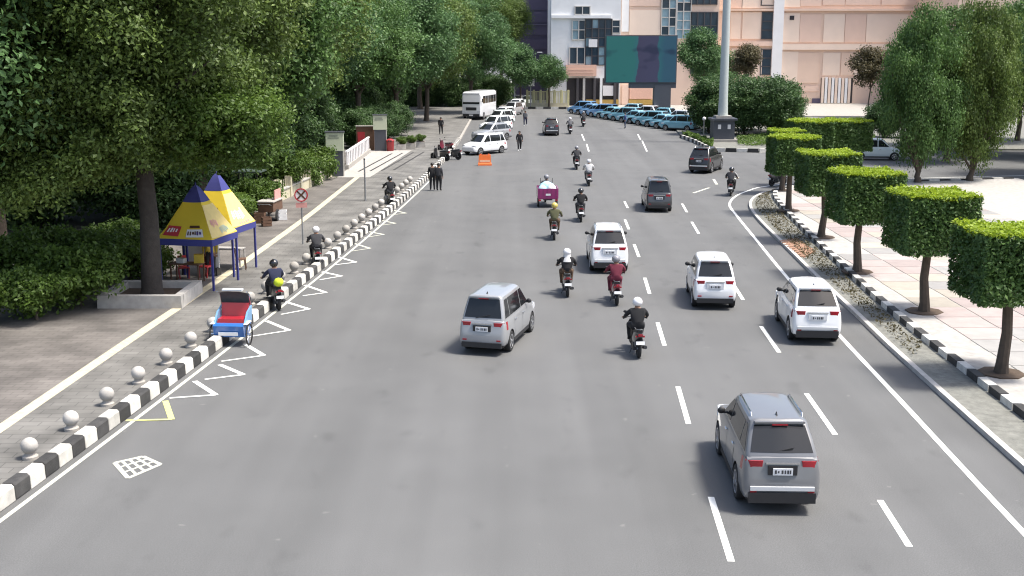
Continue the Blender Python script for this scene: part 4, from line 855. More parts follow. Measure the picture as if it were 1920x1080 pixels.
# ================================================================== PEOPLE
def cloth(name, col): return mat('cloth_' + name, col, .85, var=.18, scale=14, bump=.25, bscale=30)
CL = {k: cloth(k, c) for k, c in dict(black=(.014, .014, .016), white=(.6, .6, .6), maroon=(.15, .02, .04), grey=(.16, .16, .17), blue=(.05, .08, .2), olive=(.1, .1, .05), cream=(.5, .42, .28), denim=(.05, .07, .12), navy=(.02, .025, .06), neon=(.5, .62, .03), brown=(.1, .06, .035), darkgrey=(.05, .05, .055), yellow=(.5, .38, .06), teal=(.05, .2, .2)).items()}
for k, c in dict(white=(.68, .68, .7), black=(.015, .015, .017), yellow=(.55, .45, .1), grey=(.22, .22, .24), pink=(.5, .4, .42), red=(.35, .03, .04)).items(): mat('helmet_' + k, c, .25, coat=.7, var=.05)
def skin_mesh(J, bones, region):
    """continuous body surface grown over a jointed skeleton; J: name -> (position, radius)"""
    names = list(J); me = bpy.data.meshes.new('sk'); me.from_pydata([J[n][0] for n in names], [(names.index(a), names.index(b)) for a, b in bones], [])
    o = link('sk', me); o.modifiers.new('s', 'SKIN'); sv = me.skin_vertices[0].data
    for i, n in enumerate(names): sv[i].radius = (J[n][1] * (1.0 if n in ('neck', 'head', 'crown') or n[1:] in ('wr', 'pa', 'to') else 1.22),) * 2; sv[i].use_root = n == 'pelvis'
    sb = o.modifiers.new('d', 'SUBSURF'); sb.levels = 2
    dg = bpy.context.evaluated_depsgraph_get(); out = bpy.data.meshes.new_from_object(o.evaluated_get(dg)); bpy.data.objects.remove(o)
    seg = [(Vector(J[a][0]), Vector(J[b][0]), region.get((a, b), 0)) for a, b in bones]
    def reg(c):
        best = (9e9, 0)
        for a, b, rg in seg:
            ab = b - a; t = max(0, min(1, (c - a).dot(ab) / max(ab.length_squared, 1e-9))); dd = (a + ab * t - c).length
            if dd < best[0]: best = (dd, rg)
        return best[1]
    idx = [reg(p.center) for p in out.polygons]; vs = [v.co.copy() for v in out.vertices]; fs = [tuple(p.vertices) for p in out.polygons]
    return vs, fs, idx
def hand(mb, w, d, up, side, mi=2):
    """five unequal bent fingers rooted in the palm at w, pointing along d and curling towards -up"""
    d, up = Vector(d).normalized(), Vector(up).normalized(); sd = d.cross(up).normalized() * side; w = Vector(w)
    for k, ln in enumerate((.066, .078, .083, .072)):
        b = w + d * .05 + sd * (.03 - .02 * k); mb.tube([b, b + d * ln * .5 - up * .006, b + d * ln * .85 - up * .035, b + d * ln * .75 - up * .06], [.0095, .009, .008, .006], 5, mi)
    b = w + d * .01 + sd * .035; mb.tube([b, b + sd * .025 + d * .03 - up * .01, b + sd * .02 + d * .06 - up * .03], [.011, .01, .007], 5, mi)
def person_mesh(pose):
    if pose == 'ride':
        J = {'pelvis': ((0, -.30, .86), .135), 'waist': ((0, -.28, 1.0), .125), 'chest': ((0, -.22, 1.2), .15), 'neckb': ((0, -.185, 1.36), .075), 'neck': ((0, -.165, 1.42), .052), 'head': ((0, -.135, 1.52), .09), 'crown': ((0, -.14, 1.6), .075)}
        for s, n in ((-1, 'l'), (1, 'r')):
            J.update({n + 'sh': ((s * .17, -.2, 1.32), .068), n + 'el': ((s * .28, -.02, 1.13), .046), n + 'wr': ((s * .30, .18, 1.03), .03), n + 'pa': ((s * .305, .24, 1.03), .033),
                      n + 'hip': ((s * .1, -.26, .86), .1), n + 'kn': ((s * .17, .17, .84), .066), n + 'an': ((s * .15, .16, .42), .045), n + 'to': ((s * .16, .30, .345), .038)})
    elif pose == 'stand':
        J = {'pelvis': ((0, 0, .94), .125), 'waist': ((0, 0, 1.1), .115), 'chest': ((0, .01, 1.28), .14), 'neckb': ((0, 0, 1.43), .07), 'neck': ((0, .01, 1.5), .05), 'head': ((0, .03, 1.59), .085), 'crown': ((0, .02, 1.67), .072)}
        for s, n in ((-1, 'l'), (1, 'r')):
            J.update({n + 'sh': ((s * .17, 0, 1.4), .062), n + 'el': ((s * .22, -.03, 1.14), .043), n + 'wr': ((s * .22, .05, .92), .028), n + 'pa': ((s * .22, .07, .85), .032),
                      n + 'hip': ((s * .09, 0, .9), .095), n + 'kn': ((s * .1, .02, .5), .062), n + 'an': ((s * .1, -.02, .1), .04), n + 'to': ((s * .11, .13, .045), .036)})
    else:  # walk
        J = {'pelvis': ((0, 0, .93), .125), 'waist': ((0, .01, 1.09), .115), 'chest': ((0, .03, 1.27), .14), 'neckb': ((0, .03, 1.42), .07), 'neck': ((0, .04, 1.49), .05), 'head': ((0, .06, 1.58), .085), 'crown': ((0, .05, 1.66), .072)}
        for s, n in ((-1, 'l'), (1, 'r')):
            J.update({n + 'sh': ((s * .17, .03, 1.39), .062), n + 'el': ((s * .22, -.06 * s, 1.13), .043), n + 'wr': ((s * .21, -.12 * s + .05, .93), .028), n + 'pa': ((s * .21, -.14 * s + .06, .87), .032),
                      n + 'hip': ((s * .09, 0, .9), .095), n + 'kn': ((s * .1, .14 * s + .04, .5), .062), n + 'an': ((s * .1, .22 * s - .08, .12 if s < 0 else .1), .04), n + 'to': ((s * .11, .22 * s + .05, .045), .036)})
    bones = [('pelvis', 'waist'), ('waist', 'chest'), ('chest', 'neckb'), ('neckb', 'neck'), ('neck', 'head'), ('head', 'crown')]; rg = {('neckb', 'neck'): 2, ('neck', 'head'): 2, ('head', 'crown'): 2}
    for n in 'lr':
        bones += [('chest', n + 'sh'), (n + 'sh', n + 'el'), (n + 'el', n + 'wr'), (n + 'wr', n + 'pa'), ('pelvis', n + 'hip'), (n + 'hip', n + 'kn'), (n + 'kn', n + 'an'), (n + 'an', n + 'to')]
        rg.update({(n + 'wr', n + 'pa'): 2, (n + 'hip', n + 'kn'): 1, (n + 'kn', n + 'an'): 1, (n + 'an', n + 'to'): 3, ('pelvis', n + 'hip'): 1})
    vs, fs, idx = skin_mesh(J, bones, rg); mb = MB(); mb.v = [tuple(v) for v in vs]; mb.f = fs; mb.m = idx
    for s, n in ((-1, 'l'), (1, 'r')):
        p = Vector(J[n + 'pa'][0]); hand(mb, p - (Vector((0, .03, 0)) if pose == 'ride' else Vector((0, 0, -.03))), (0, 1, -.1) if pose == 'ride' else (0, .15, -1), (0, 0, 1) if pose == 'ride' else (0, 1, .1), -s)
    h_ = Vector(J['head'][0]); mb.tube([h_ + Vector((0, .082, .02)), h_ + Vector((0, .108, -.018)), h_ + Vector((0, .085, -.03))], [.01, .015, .01], 5, 2)
    for s in (-1, 1):
        mb.ball(h_ + Vector((s * .034, .08, .018)), .012, 6, 4); mb.ball(h_ + Vector((s * .09, -.005, -.005)), .024, 6, 2, (.4, .7, 1.1))
    mb.tube([h_ + Vector((-.025, .078, -.05)), h_ + Vector((0, .088, -.052)), h_ + Vector((.025, .078, -.05))], .007, 5, 5)
    return mb, h_
PM = {}
def person(pose, top, leg, loc, rz, label, helmet=None, hair=True, group=None, sc=1., shoes='black', hijab=None):
    if pose not in PM: PM[pose] = person_mesh(pose)
    mb, h_ = PM[pose]; r = thing('person', label, 'person', loc, rz, group); r.scale = (1.14 * sc, 1.05 * sc, 1.02 * sc)
    me = mb.mesh('body', [CL[top], CL[leg], M['skin'], CL[shoes], M['hair'], M['red_print']], 80); link('body', me, r)
    if helmet:
        hm = MB(); rows = []
        for i in range(9):
            a = math.pi * (.13 + .87 * i / 8) ; rows.append([h_ + Vector((.135 * math.sin(a) * math.cos(k * math.tau / 14), .155 * math.sin(a) * math.sin(k * math.tau / 14) - .012, .03 - .145 * math.cos(a))) for k in range(14)])
        ho = hm.loft(rows[1:]).build('helmet', MATS['helmet_' + helmet], r, smooth=60)
        vz = MB(); vz.loft([[h_ + Vector((.139 * math.sin(an) * w_, .158 * math.cos(an) * w_ - .012, z)) for an in [R(-62 + 15.5 * k) for k in range(9)]] for z, w_ in ((-.045, .95), (.02, 1.0), (.075, .96))], closed=False); vz.build('visor', 'glass', ho, smooth=60)
    elif hair:
        hr = MB(); rows = []
        for i in range(7):
            a = math.pi * (.42 + .58 * i / 6); rows.append([h_ + Vector((.1 * math.sin(a) * math.cos(k * math.tau / 12), .108 * math.sin(a) * math.sin(k * math.tau / 12) - .014, .035 - .1 * math.cos(a) * (1 if i > 0 else 1.6))) for k in range(12)])
        hr.loft(rows).build('hair', 'hair', r, smooth=60)
    if hijab:
        vb = MB(); rows = []
        for z, a, b, oy in ((-.3, .2, .17, -.05), (-.22, .17, .15, -.05), (-.13, .125, .125, -.035), (-.07, .115, .12, -.03), (0, .115, .12, -.025)): rows.append([h_ + Vector((a * math.cos(k * math.tau / 12), b * math.sin(k * math.tau / 12) + oy, z)) for k in range(12)])
        vb.loft(rows).build('headscarf', CL[hijab], r, smooth=60)
    return r
RG = 'motorcyclists on the road'
def rider(px, py, yaw, bcol, top, leg, helmet, lab_r, lab_b, kind='scooter', hijab=None, sc=1., pill=None):
    g = G(px, py); rz = R(yaw); p = (g.x - math.sin(rz) * .93, g.y + math.cos(rz) * .93, 0)
    bike(bcol, p, rz, lab_b, 'motorcycles on the road', kind)
    person('ride', top, leg, p, rz, lab_r, helmet, group=RG, hijab=hijab)
    if pill:
        q = (p[0] + math.sin(rz) * .42, p[1] - math.cos(rz) * .42, .05); person('ride', pill[0], pill[1], q, rz, pill[2], pill[3], group=RG)
rider(1200, 676, 2, 'black', 'black', 'black', 'white', 'motorcyclist in black jacket and pale helmet nearest the camera', 'black scooter with white plate, nearest the camera')
rider(1158, 576, 1, 'maroon', 'maroon', 'maroon', 'grey', 'motorcyclist in a maroon outfit behind the white car', 'maroon scooter ridden by the person in maroon')
rider(1065, 560, 1, 'dark', 'black', 'brown', 'white', 'motorcyclist with white helmet and headscarf in black top', 'dark scooter left of the maroon rider', hijab='white')
rider(1039, 452, -3, 'dark', 'olive', 'brown', 'yellow', 'motorcyclist in yellow helmet and olive jacket behind the tricycle', 'dark scooter ridden by the yellow helmeted rider')
rider(1090, 418, 0, 'black', 'black', 'darkgrey', 'black', 'motorcyclist all in black with black helmet in mid road', 'black scooter under the rider all in black')
rider(1105, 350, 0, 'black', 'white', 'grey', 'white', 'motorcyclist in white shirt and white helmet further up the road', 'black scooter carrying the white shirted rider')
rider(1082, 319, 0, 'black', 'darkgrey', 'black', 'grey', 'motorcyclist in dark grey jacket ahead of the white shirted one', 'black scooter in front of the white shirted rider')
rider(1070, 252, 2, 'dark', 'grey', 'black', 'white', 'far motorcyclist in grey beside the distant black car', 'dark scooter beside the distant black car')
rider(1095, 238, 2, 'black', 'darkgrey', 'black', 'grey', 'farthest motorcyclist riding towards the taxi rank', 'black scooter farthest up the road')
rider(1369, 369, -14, 'black', 'white', 'black', 'black', 'motorcyclist in white shirt turning right at the corner', 'black scooter turning right at the corner', pill=('darkgrey', 'black', 'pillion passenger in dark clothes on the turning scooter', 'black'))
rider(1441, 350, -50, 'dark', 'navy', 'black', 'black', 'motorcyclist in navy half hidden behind the clipped tree', 'dark scooter half hidden behind the clipped tree')
# parked motorcycles along the left kerb
def kb(px, py, yaw, col, lab, kind='scooter', lean=R(-7), z=0.): g = G(px, py, z); return bike(col, (g.x, g.y, z), R(yaw), lab, 'motorcycles parked by the left kerb', kind, lean)
o1 = kb(594, 500, 14, 'black', 'big black scooter parked against the striped kerb'); o2 = kb(515, 575, 24, 'dark', 'dark scooter parked with a neon bag behind its rider'); o3 = kb(731, 386, 16, 'black', 'black scooter parked alone further up the kerb')
kb(826, 301, 60, 'black', 'left of two black scooters parked before the white cars'); kb(846, 299, 70, 'dark', 'right of two black scooters parked before the white cars'); kb(836, 285, 50, 'maroon', 'maroon scooter parked behind the two black ones')
for o_, tp_, lg_, hm_, lab_ in ((o1, 'darkgrey', 'black', 'white', 'rider in dark grey waiting on the big black kerbside scooter'), (o2, 'navy', 'black', 'black', 'rider in navy waiting on the kerbside scooter with neon bag'), (o3, 'black', 'darkgrey', 'black', 'rider in black waiting on the lone scooter up the kerb')):
    o_.rotation_euler = (0, 0, o_.rotation_euler[2]); person('ride', tp_, lg_, o_.location, o_.rotation_euler[2], lab_, hm_, group='people by the kerb')
MB().ball((0, -.78, 1.02), .2, 10, sq=(.9, .75, .8)).build('neon_bag', CL['neon'], o2)
for px, py, yaw, tp, lg, pose, lab in ((811, 357, 10, 'black', 'black', 'stand', 'left of two people in black standing on the road edge'), (823, 358, -20, 'darkgrey', 'black', 'stand', 'right of two people in black standing on the road edge'),
        (974, 283, 185, 'black', 'black', 'walk', 'person in black walking across the road near the parked cars'), (985, 236, 170, 'grey', 'navy', 'walk', 'distant person in grey walking beyond the one in black'), (1172, 241, 90, 'blue', 'denim', 'stand', 'person in blue standing in front of the taxi rank')):
    g = G(px, py); person(pose, tp, lg, (g.x, g.y, 0), R(yaw), lab, group='people on the road', shoes='white' if pose == 'walk' else 'black')
g = G(838, 252, WALK_Z); person('walk', 'black', 'black', (g.x - .6, g.y, WALK_Z), R(180), 'person in black walking on the left pavement', group='people by the kerb')
g = G(437, 548, WALK_Z)

# ================================================================== CARGO TRICYCLES
def tricycle(loc, rz, label, boxcol, load, loadlab):
    t = thing('cargo_tricycle', label, 'tricycle', loc, rz)
    ty = MB().lathe([(.17, -.05), (.26, -.055), (.28, -.03), (.28, .03), (.26, .055), (.17, .05)], n=18, axis='X').mesh('wheel', 'tyre', 40); rmm = MB().lathe([(.18, -.05), (.17, .05)], n=14, axis='X').mesh('rim', 'rim', 40)
    for x, y in ((-.52, -.75), (.52, -.75), (0, 1.15)): link('rim', rmm, link('wheel', ty, t, (x, y, .28)))
    b = MB(); W_, L_, z0, z1 = 1.12, 1.55, .52, 1.08
    b.box((0, -.62, z0), (W_, L_, .05)); b.build('bed', boxcol, t, smooth=0)
    for nm_, c, s in (('tailgate', (0, -.62 - L_ / 2, (z0 + z1) / 2 + .02), (W_ + .02, .05, z1 - z0)), ('front_board', (0, -.62 + L_ / 2, (z0 + z1) / 2 + .02), (W_ + .02, .05, z1 - z0)), ('side_board', (-W_ / 2, -.62, (z0 + z1) / 2 + .02), (.05, L_ - .06, z1 - z0)), ('side_board', (W_ / 2, -.62, (z0 + z1) / 2 + .02), (.05, L_ - .06, z1 - z0))):
        o = MB().box(c, s).build(nm_, boxcol, t, smooth=0)
        if nm_ == 'tailgate':
            for k in range(5): MB().box((-W_ * .42 + k * W_ * .21, c[1] - .035, c[2]), (.035, .03, z1 - z0 - .02)).build('rib', boxcol, o, smooth=0)
            MB().box((0, c[1] - .055, c[2] - .06), (.27, .012, .11)).build('number_plate', 'plate', o, smooth=0)
    for sg in (-1, 1): MB().box((sg * .47, -1.43, .44), (.15, .05, .09)).build('tail_light', 'tail', t); MB().box((sg * .52, -.75, .585), (.14, .62, .03)).build('mudguard', 'plastic', t)
    c = MB(); c.tube([(0, .1, .5), (0, .6, .45), (0, .9, .9)], .04, 7); c.box((0, -.3, .45), (.5, 1.9, .07)); c.build('chassis', 'dark_metal', t)
    f = MB()
    for sg in (-1, 1): f.tube([(sg * .08, 1.15, .28), (sg * .07, .92, .95)], .022, 6)
    f.build('fork', 'metal', t); MB().box((0, .42, .72), (.26, .55, .12), top=.85).build('seat', 'seat', t); MB().ball((0, .72, .8), .16, 10, sq=(.8, 1.3, .8)).build('tank', boxcol, t)
    MB().tube([(-.36, .68, 1.0), (0, .86, 1.02), (.36, .68, 1.0)], .016, 6).build('handlebar', 'dark_metal', t); MB().ball((0, 1.02, .95), .09, 10).build('headlight', 'head', t)
    MB().box((0, .5, .4), (.3, .4, .24), top=.8).build('engine', 'dark_metal', t)
    for k in range(3): tg_ = MB().box((-.34 + .34 * k, .19, 1.28), (.03, .03, .5)).build('rack_post', 'dark_metal', t)
    return t
M['sack_blue'] = mat('pale_blue_bundle', (.35, .55, .62), .8, var=.3, scale=9); M['sack_white'] = mat('white_bundle', (.62, .64, .66), .8, var=.25, scale=9)
g = G(1026, 390); tx, ty_ = g.x, g.y + 1.4
tricycle((tx, ty_, 0), R(2), 'magenta cargo tricycle loaded with pale blue bundles in the left lane', 'magenta', None, None)
def bundle(x, y, z, m, lab, s=(.3, .4, .22)):
    mb = MB(); rows = []
    for i in range(7):
        a = i / 6 * 2 - 1; q = (1 - abs(a) ** 3) ** .5 if abs(a) < 1 else .05; rows.append([(x + s[0] * max(q, .25) * math.copysign(abs(math.cos(k * math.tau / 12)) ** .6, math.cos(k * math.tau / 12)), y + s[1] * max(q, .25) * math.copysign(abs(math.sin(k * math.tau / 12)) ** .6, math.sin(k * math.tau / 12)), z + s[2] * (a + 1)) for k in range(12)])
    o = mb.loft(rows).build('cargo_bundle', m, smooth=60); tag(o, lab, 'bundle', 'bundles on the tricycle')
bundle(tx - .26, ty_ - .95, .545, 'sack_blue', 'left pale blue bundle on the magenta tricycle', (.26, .36, .36)); bundle(tx + .27, ty_ - .95, .545, 'sack_white', 'white bundle at the back of the magenta tricycle', (.26, .36, .38)); bundle(tx, ty_ - .3, .545, 'sack_blue', 'pale blue bundle at the front of the magenta tricycle load', (.45, .26, .42))
person('ride', 'grey', 'denim', (tx, ty_ + .62, -.03), R(2), 'driver of the magenta cargo tricycle, helmet just above the load', 'grey', group=RG)
g = G(430, 650); M['canvas'] = mat('dark_canvas', (.06, .07, .075), .85, var=.3, scale=8)
pc = thing('pedicab', 'blue pedicab with red seat parked facing the camera by the kerb', 'pedicab', (g.x + .05, g.y + .5, 0), R(176))
ty = MB().lathe([(.29, -.015), (.33, -.02), (.345, 0), (.33, .02), (.29, .015)], n=26, axis='X', cap=False).mesh('wheel', 'tyre', 50)
sp_ = MB(); sp_.lathe([(.05, -.05), (.05, .05)], n=8, axis='X')
for q in range(12): a = q * math.tau / 12; sp_.tube([(0, 0, 0), (0, math.cos(a) * .3, math.sin(a) * .3)], .006, 4)
sp_ = sp_.mesh('spokes', 'chrome', 0)
for x, y in ((-.56, .3), (.56, .3), (0, -1.35)):
    link('spokes', sp_, link('wheel', ty, pc, (x, y, .345)))
MB().loft([[(-.46 * w_, y, z) for y, z in ((.55, .3), (.62, .62), (.1, .66), (-.15, .4), (.0, .28))], [(.46 * w_, y, z) for y, z in ((.55, .3), (.62, .62), (.1, .66), (-.15, .4), (.0, .28))]] if False else [[(x, y, z) for y, z in ((.5, .3), (.6, .66), (.52, .7), (-.2, .7), (-.28, .36))] for x in (-.47, -.4, .4, .47)]).build('cabin', 'blue', pc, smooth=30)
for sg in (-1, 1): MB().loft([[(sg * x, .45, .68), (sg * x, -.28, .68), (sg * x, -.34, 1.12), (sg * x, .1, 1.0)] for x in (.44, .49)]).build('side_panel', 'taxi2', pc, smooth=20); MB().tube([(sg * .52, .3, .345), (sg * .5, .1, .7)], .02, 6).build('wheel_stay', 'chrome', pc); MB().tube([(sg * .46, -.32, 1.1), (sg * .46, -.2, 1.5), (sg * .46, .05, 1.62)], .014, 6).build('hood_bow', 'chrome', pc); MB().box((sg * .52, .3, .71), (.12, .5, .02)).build('mudguard', 'plate', pc)
MB().box((0, .08, .76), (.84, .5, .12), top=.93).build('seat_cushion', 'red', pc); MB().box((0, -.24, 1.0), (.84, .1, .42), rx=R(10)).build('seat_back', 'red', pc)
MB().loft([[(-.48, y, z), (-.2, y, z + .05), (.2, y, z + .05), (.48, y, z)] for y, z in ((-.36, 1.12), (-.3, 1.36), (-.16, 1.52), (-.02, 1.56))], closed=False).build('folded_hood', 'canvas', pc, smooth=60); MB().box((.05, -.2, 1.63), (.62, .2, .05)).build('rolled_sheet', 'sack_white', pc)
MB().box((0, .605, .42), (.6, .02, .1)).build('front_panel', 'plate', pc)
fr = MB(); fr.tube([(0, -.3, .45), (0, -.75, .5), (0, -1.35, .345)], .022, 6); fr.tube([(0, -.75, .5), (0, -.95, .92)], .02, 6); fr.tube([(0, -.95, .85), (0, -1.35, .345)], .016, 6); fr.tube([(0, -.28, .9), (0, -.95, .85)], .02, 6); fr.build('frame', 'blue', pc)
MB().box((0, -.97, .96), (.2, .28, .07), top=.8).build('saddle', 'seat', pc); MB().tube([(-.4, -.42, 1.02), (.4, -.42, 1.02)], .018, 6).build('handlebar', 'chrome', pc); MB().lathe([(.1, -.02), (.1, .02)], (.06, -.75, .45), 14, 'X').build('crank', 'dark_metal', pc)

# ================================================================== STREET FURNITURE ON THE LEFT
# ball bollards
bp = MB(); bp.lathe([(.17, 0), (.17, .06), (.12, .09), (.11, .14)], n=14); pedm = bp.mesh('pedestal', 'concrete', 40)
bb = MB(); bb.ball((0, 0, .29), .185, 16); bam = bb.mesh('ball', 'concrete_pale', 60); bb2 = MB(); bb2.ball((0, 0, .29), .185, 16); bad = bb2.mesh('ball', 'concrete', 60)
yy = 22.4; i = 0
while yy < 78 and i < 30:
    x = lkx(yy) - .72; dark = i in (12, 14, 17)
    t = thing('ball_bollard', '%s %s concrete ball bollard along the left kerb from the camera' % (ORD[i], 'grey' if dark else 'white'), 'bollard', (x, yy, WALK_Z), random.uniform(0, 6), 'ball bollards along the left kerb')
    link('pedestal', pedm, t); link('ball', bad if dark else bam, t); yy += 1.93; i += 1
# tents
def tent(cx, cy, rz, w_, he, hp, label, prints, over):
    t = thing('pavilion_tent', label, 'tent', (cx, cy, WALK_Z), rz, 'yellow tents')
    hw = w_ / 2
    for sx in (-1, 1):
        for sy in (-1, 1): MB().box((sx * (hw - .04), sy * (hw - .04), he / 2), (.07, .07, he)).build('pole', 'blue_cloth', t, smooth=0)
    PR = [(1.0, 0), (.78, .2), (.58, .42), (.32, .7)]     # concave roof profile: half width fraction, height fraction
    PR2 = [(.34, .685), (.23, .82), (.1, .96), (.03, 1.)]
    def ring(f, z, n=5):
        P = []
        for (ax, ay), (bx_, by_) in (((-1, -1), (1, -1)), ((1, -1), (1, 1)), ((1, 1), (-1, 1)), ((-1, 1), (-1, -1))):
            for k in range(n): q = k / n; P.append((lerp(ax, bx_, q) * f * hw, lerp(ay, by_, q) * f * hw, z - .05 * math.sin(q * math.pi) * f))
        return P
    MB().loft([ring(f, he + h_ * (hp - he)) for f, h_ in PR], cap=False).build('roof', 'yellow_cloth', t, smooth=25)
    MB().loft([ring(f, he + h_ * (hp - he)) for f, h_ in PR2]).build('roof_cap', 'blue_cloth', t, smooth=25)
    for k, (nx, ny) in enumerate(((0, -1), (1, 0), (0, 1), (-1, 0))):
        MB().box((nx * hw, ny * hw, he - .13), (w_ if ny else .03, .03 if ny else w_, .24)).build('valance', 'blue_cloth', t, smooth=0)
    MB().lathe([(.02, hp - .02), (.03, hp + .06), (.005, hp + .14)], n=8).build('finial', 'blue_cloth', t)
    def on(face, u, v, e=0.):                       # point on the roof: u along the face, v up the slope
        for (f0, h0), (f1, h1) in zip(PR, PR[1:]):
            if v <= h1: q = (v - h0) / (h1 - h0); f = lerp(f0, f1, q); break
        z = he + v * (hp - he) - .05 * f * math.sin((u + 1) / 2 * math.pi) + .01; z += e; x, y = u * f * hw, -(f * hw) - .012 - e
        return (x, y, z) if face == 0 else (-y, x, z)
    for face, u0, u1, v0, v1, m, nm_ in prints + over:
        ex = .012 if (face, u0, u1, v0, v1, m, nm_) in over else 0.
        MB().loft([[on(face, lerp(u0, u1, a / 4), lerp(v0, v1, b / 4), ex) for a in range(5)] for b in range(5)], closed=False).build(nm_, m, t, smooth=50)
    return t
def logo(face, u0, u1, v0, v1, bgm, inks, seed):
    rnd = random.Random(seed); out = [(face, u0, u1, v0, v1, bgm, 'printed_logo')] if bgm else []
    return out
def tprint(tn_, spec): pass
WP = [(1, -.92, .92, .0, .6, 'sunlit_cloth', 'sunlit_side')]
TW, TA = 2.15, R(-12)
def toff(x, y): return Vector((x * math.cos(TA) - y * math.sin(TA), x * math.sin(TA) + y * math.cos(TA), 0)) * TW / 2
c1 = G(402, 546, WALK_Z) - toff(1, -1); c2 = G(483, 501, WALK_Z) - toff(1, 1)
def strokes(face, u0, u1, v0, v1, n, m, seed, nm_='printed_stroke'):
    rnd = random.Random(seed); out = []
    for k in range(n):
        a = u0 + (u1 - u0) * (k + .15) / n; b = a + (u1 - u0) / n * rnd.uniform(.45, .8); lo = v0 + (v1 - v0) * rnd.uniform(0, .3); out.append((face, a, b, lo, v1 - (v1 - v0) * rnd.uniform(0, .3), m, nm_))
    return out
T1 = tent(c1.x, c1.y, TA, TW, 1.9, 3.75, 'nearer yellow tent with red logo patch, partly behind the big trunk', [(1, -.97, .97, .02, .62, 'sunlit_cloth', 'sunlit_side'), (0, -.9, -.28, .06, .24, 'red_print', 'printed_logo'), (0, .02, .72, .05, .19, 'white_print', 'printed_logo'), (0, .12, .62, .215, .26, 'brown_print', 'printed_strip')], [  # cream sheet on the right roof face paints in its sunlight
     *strokes(0, -.82, -.36, .1, .2, 4, 'white_print', 3), *strokes(0, .06, .66, .08, .16, 6, 'brown_print', 4), *strokes(0, .44, .66, .07, .17, 2, 'purple_print', 5), *strokes(1, -.7, .0, .2, .36, 4, 'pink_print', 6), *strokes(1, -.1, .6, .06, .2, 6, 'teal_print', 7)])
T2 = tent(c2.x, c2.y, TA, TW, 1.9, 3.9, 'farther yellow tent with tall blue cap and brown emblem', [(1, -.97, .97, .02, .62, 'sunlit_cloth', 'sunlit_side')],
     [*strokes(0, .0, .5, .26, .4, 3, 'brown_print', 8), *strokes(0, .25, .7, .16, .26, 2, 'brown_print', 9), *strokes(1, -.7, .5, .12, .34, 6, 'white_print', 10), *strokes(1, -.3, .7, .04, .1, 5, 'pink_print', 11)])
# booth goods under the tents
M['wood'] = mat('brown_wood', (.12, .065, .04), .7, var=.35, scale=5); M['redplastic'] = mat('red_plastic', (.3, .025, .03), .45); M['yellowbox'] = mat('yellow_box', (.6, .44, .05), .6)
def table(x, y, rz, label, m, sz=(1.2, .6, .74)):
    t = thing('table', label, 'table', (x, y, WALK_Z), rz); MB().box((0, 0, sz[2] - .02), (sz[0], sz[1], .04)).build('tabletop', m, t, smooth=0)
    for sx in (-1, 1):
        for sy in (-1, 1): MB().box((sx * (sz[0] / 2 - .05), sy * (sz[1] / 2 - .05), sz[2] / 2 - .02), (.05, .05, sz[2] - .04)).build('leg', m, t, smooth=0)
    return t
def chair(x, y, rz, label, m):
    t = thing('plastic_chair', label, 'chair', (x, y, WALK_Z), rz, 'chairs under the tents'); MB().box((0, 0, .43), (.42, .42, .04), top=.94).build('seat', m, t); MB().box((0, .2, .66), (.4, .035, .4), rx=R(-9)).build('backrest', m, t)
    for sx in (-1, 1):
        for sy in (-1, 1): MB().box((sx * .18, sy * .18, .21), (.045, .045, .43), rx=R(4 * sy), ry=R(4 * sx)).build('leg', m, t, smooth=0)
table(-12.35, 43.85, R(-9), 'brown wooden table under the nearer yellow tent', 'wood'); table(-11.55, 47.2, R(-9), 'pale table under the farther yellow tent', 'concrete_pale')
chair(-12.7, 44.6, R(20), 'left red plastic chair under the nearer tent', 'redplastic'); chair(-11.9, 44.8, R(-20), 'right red plastic chair under the nearer tent', 'redplastic'); chair(-10.9, 46.4, R(100), 'brown chair at the edge of the farther tent', 'wood')
tag(MB().box((-11.9, 43.9, WALK_Z + .74 + .16), (.36, .28, .32), rz=.2).build('carton', 'yellowbox'), 'yellow carton on the brown table', 'carton'); tag(MB().box((-12.55, 43.85, WALK_Z + .74 + .09), (.3, .24, .18), rz=-.3).build('carton', 'white'), 'white carton on the brown table', 'carton')
person('stand', 'yellow', 'black', (-11.75, 45.0, WALK_Z), R(185), 'person in yellow shirt standing under the nearer tent'); person('stand', 'maroon', 'darkgrey', (-13.75, 44.6, WALK_Z), R(170), 'person in maroon beside the big trunk')
dp = thing('display_panel', 'white display panel standing at the back of the nearer tent', 'panel', (-12.2, 45.3, WALK_Z), R(-9)); MB().box((0, 0, .95), (1.5, .05, 1.3)).build('board', 'offwhite', dp, smooth=0)
for sx in (-1, 1): MB().box((sx * .7, 0, .16), (.05, .4, .32)).build('foot', 'dark_metal', dp, smooth=0)
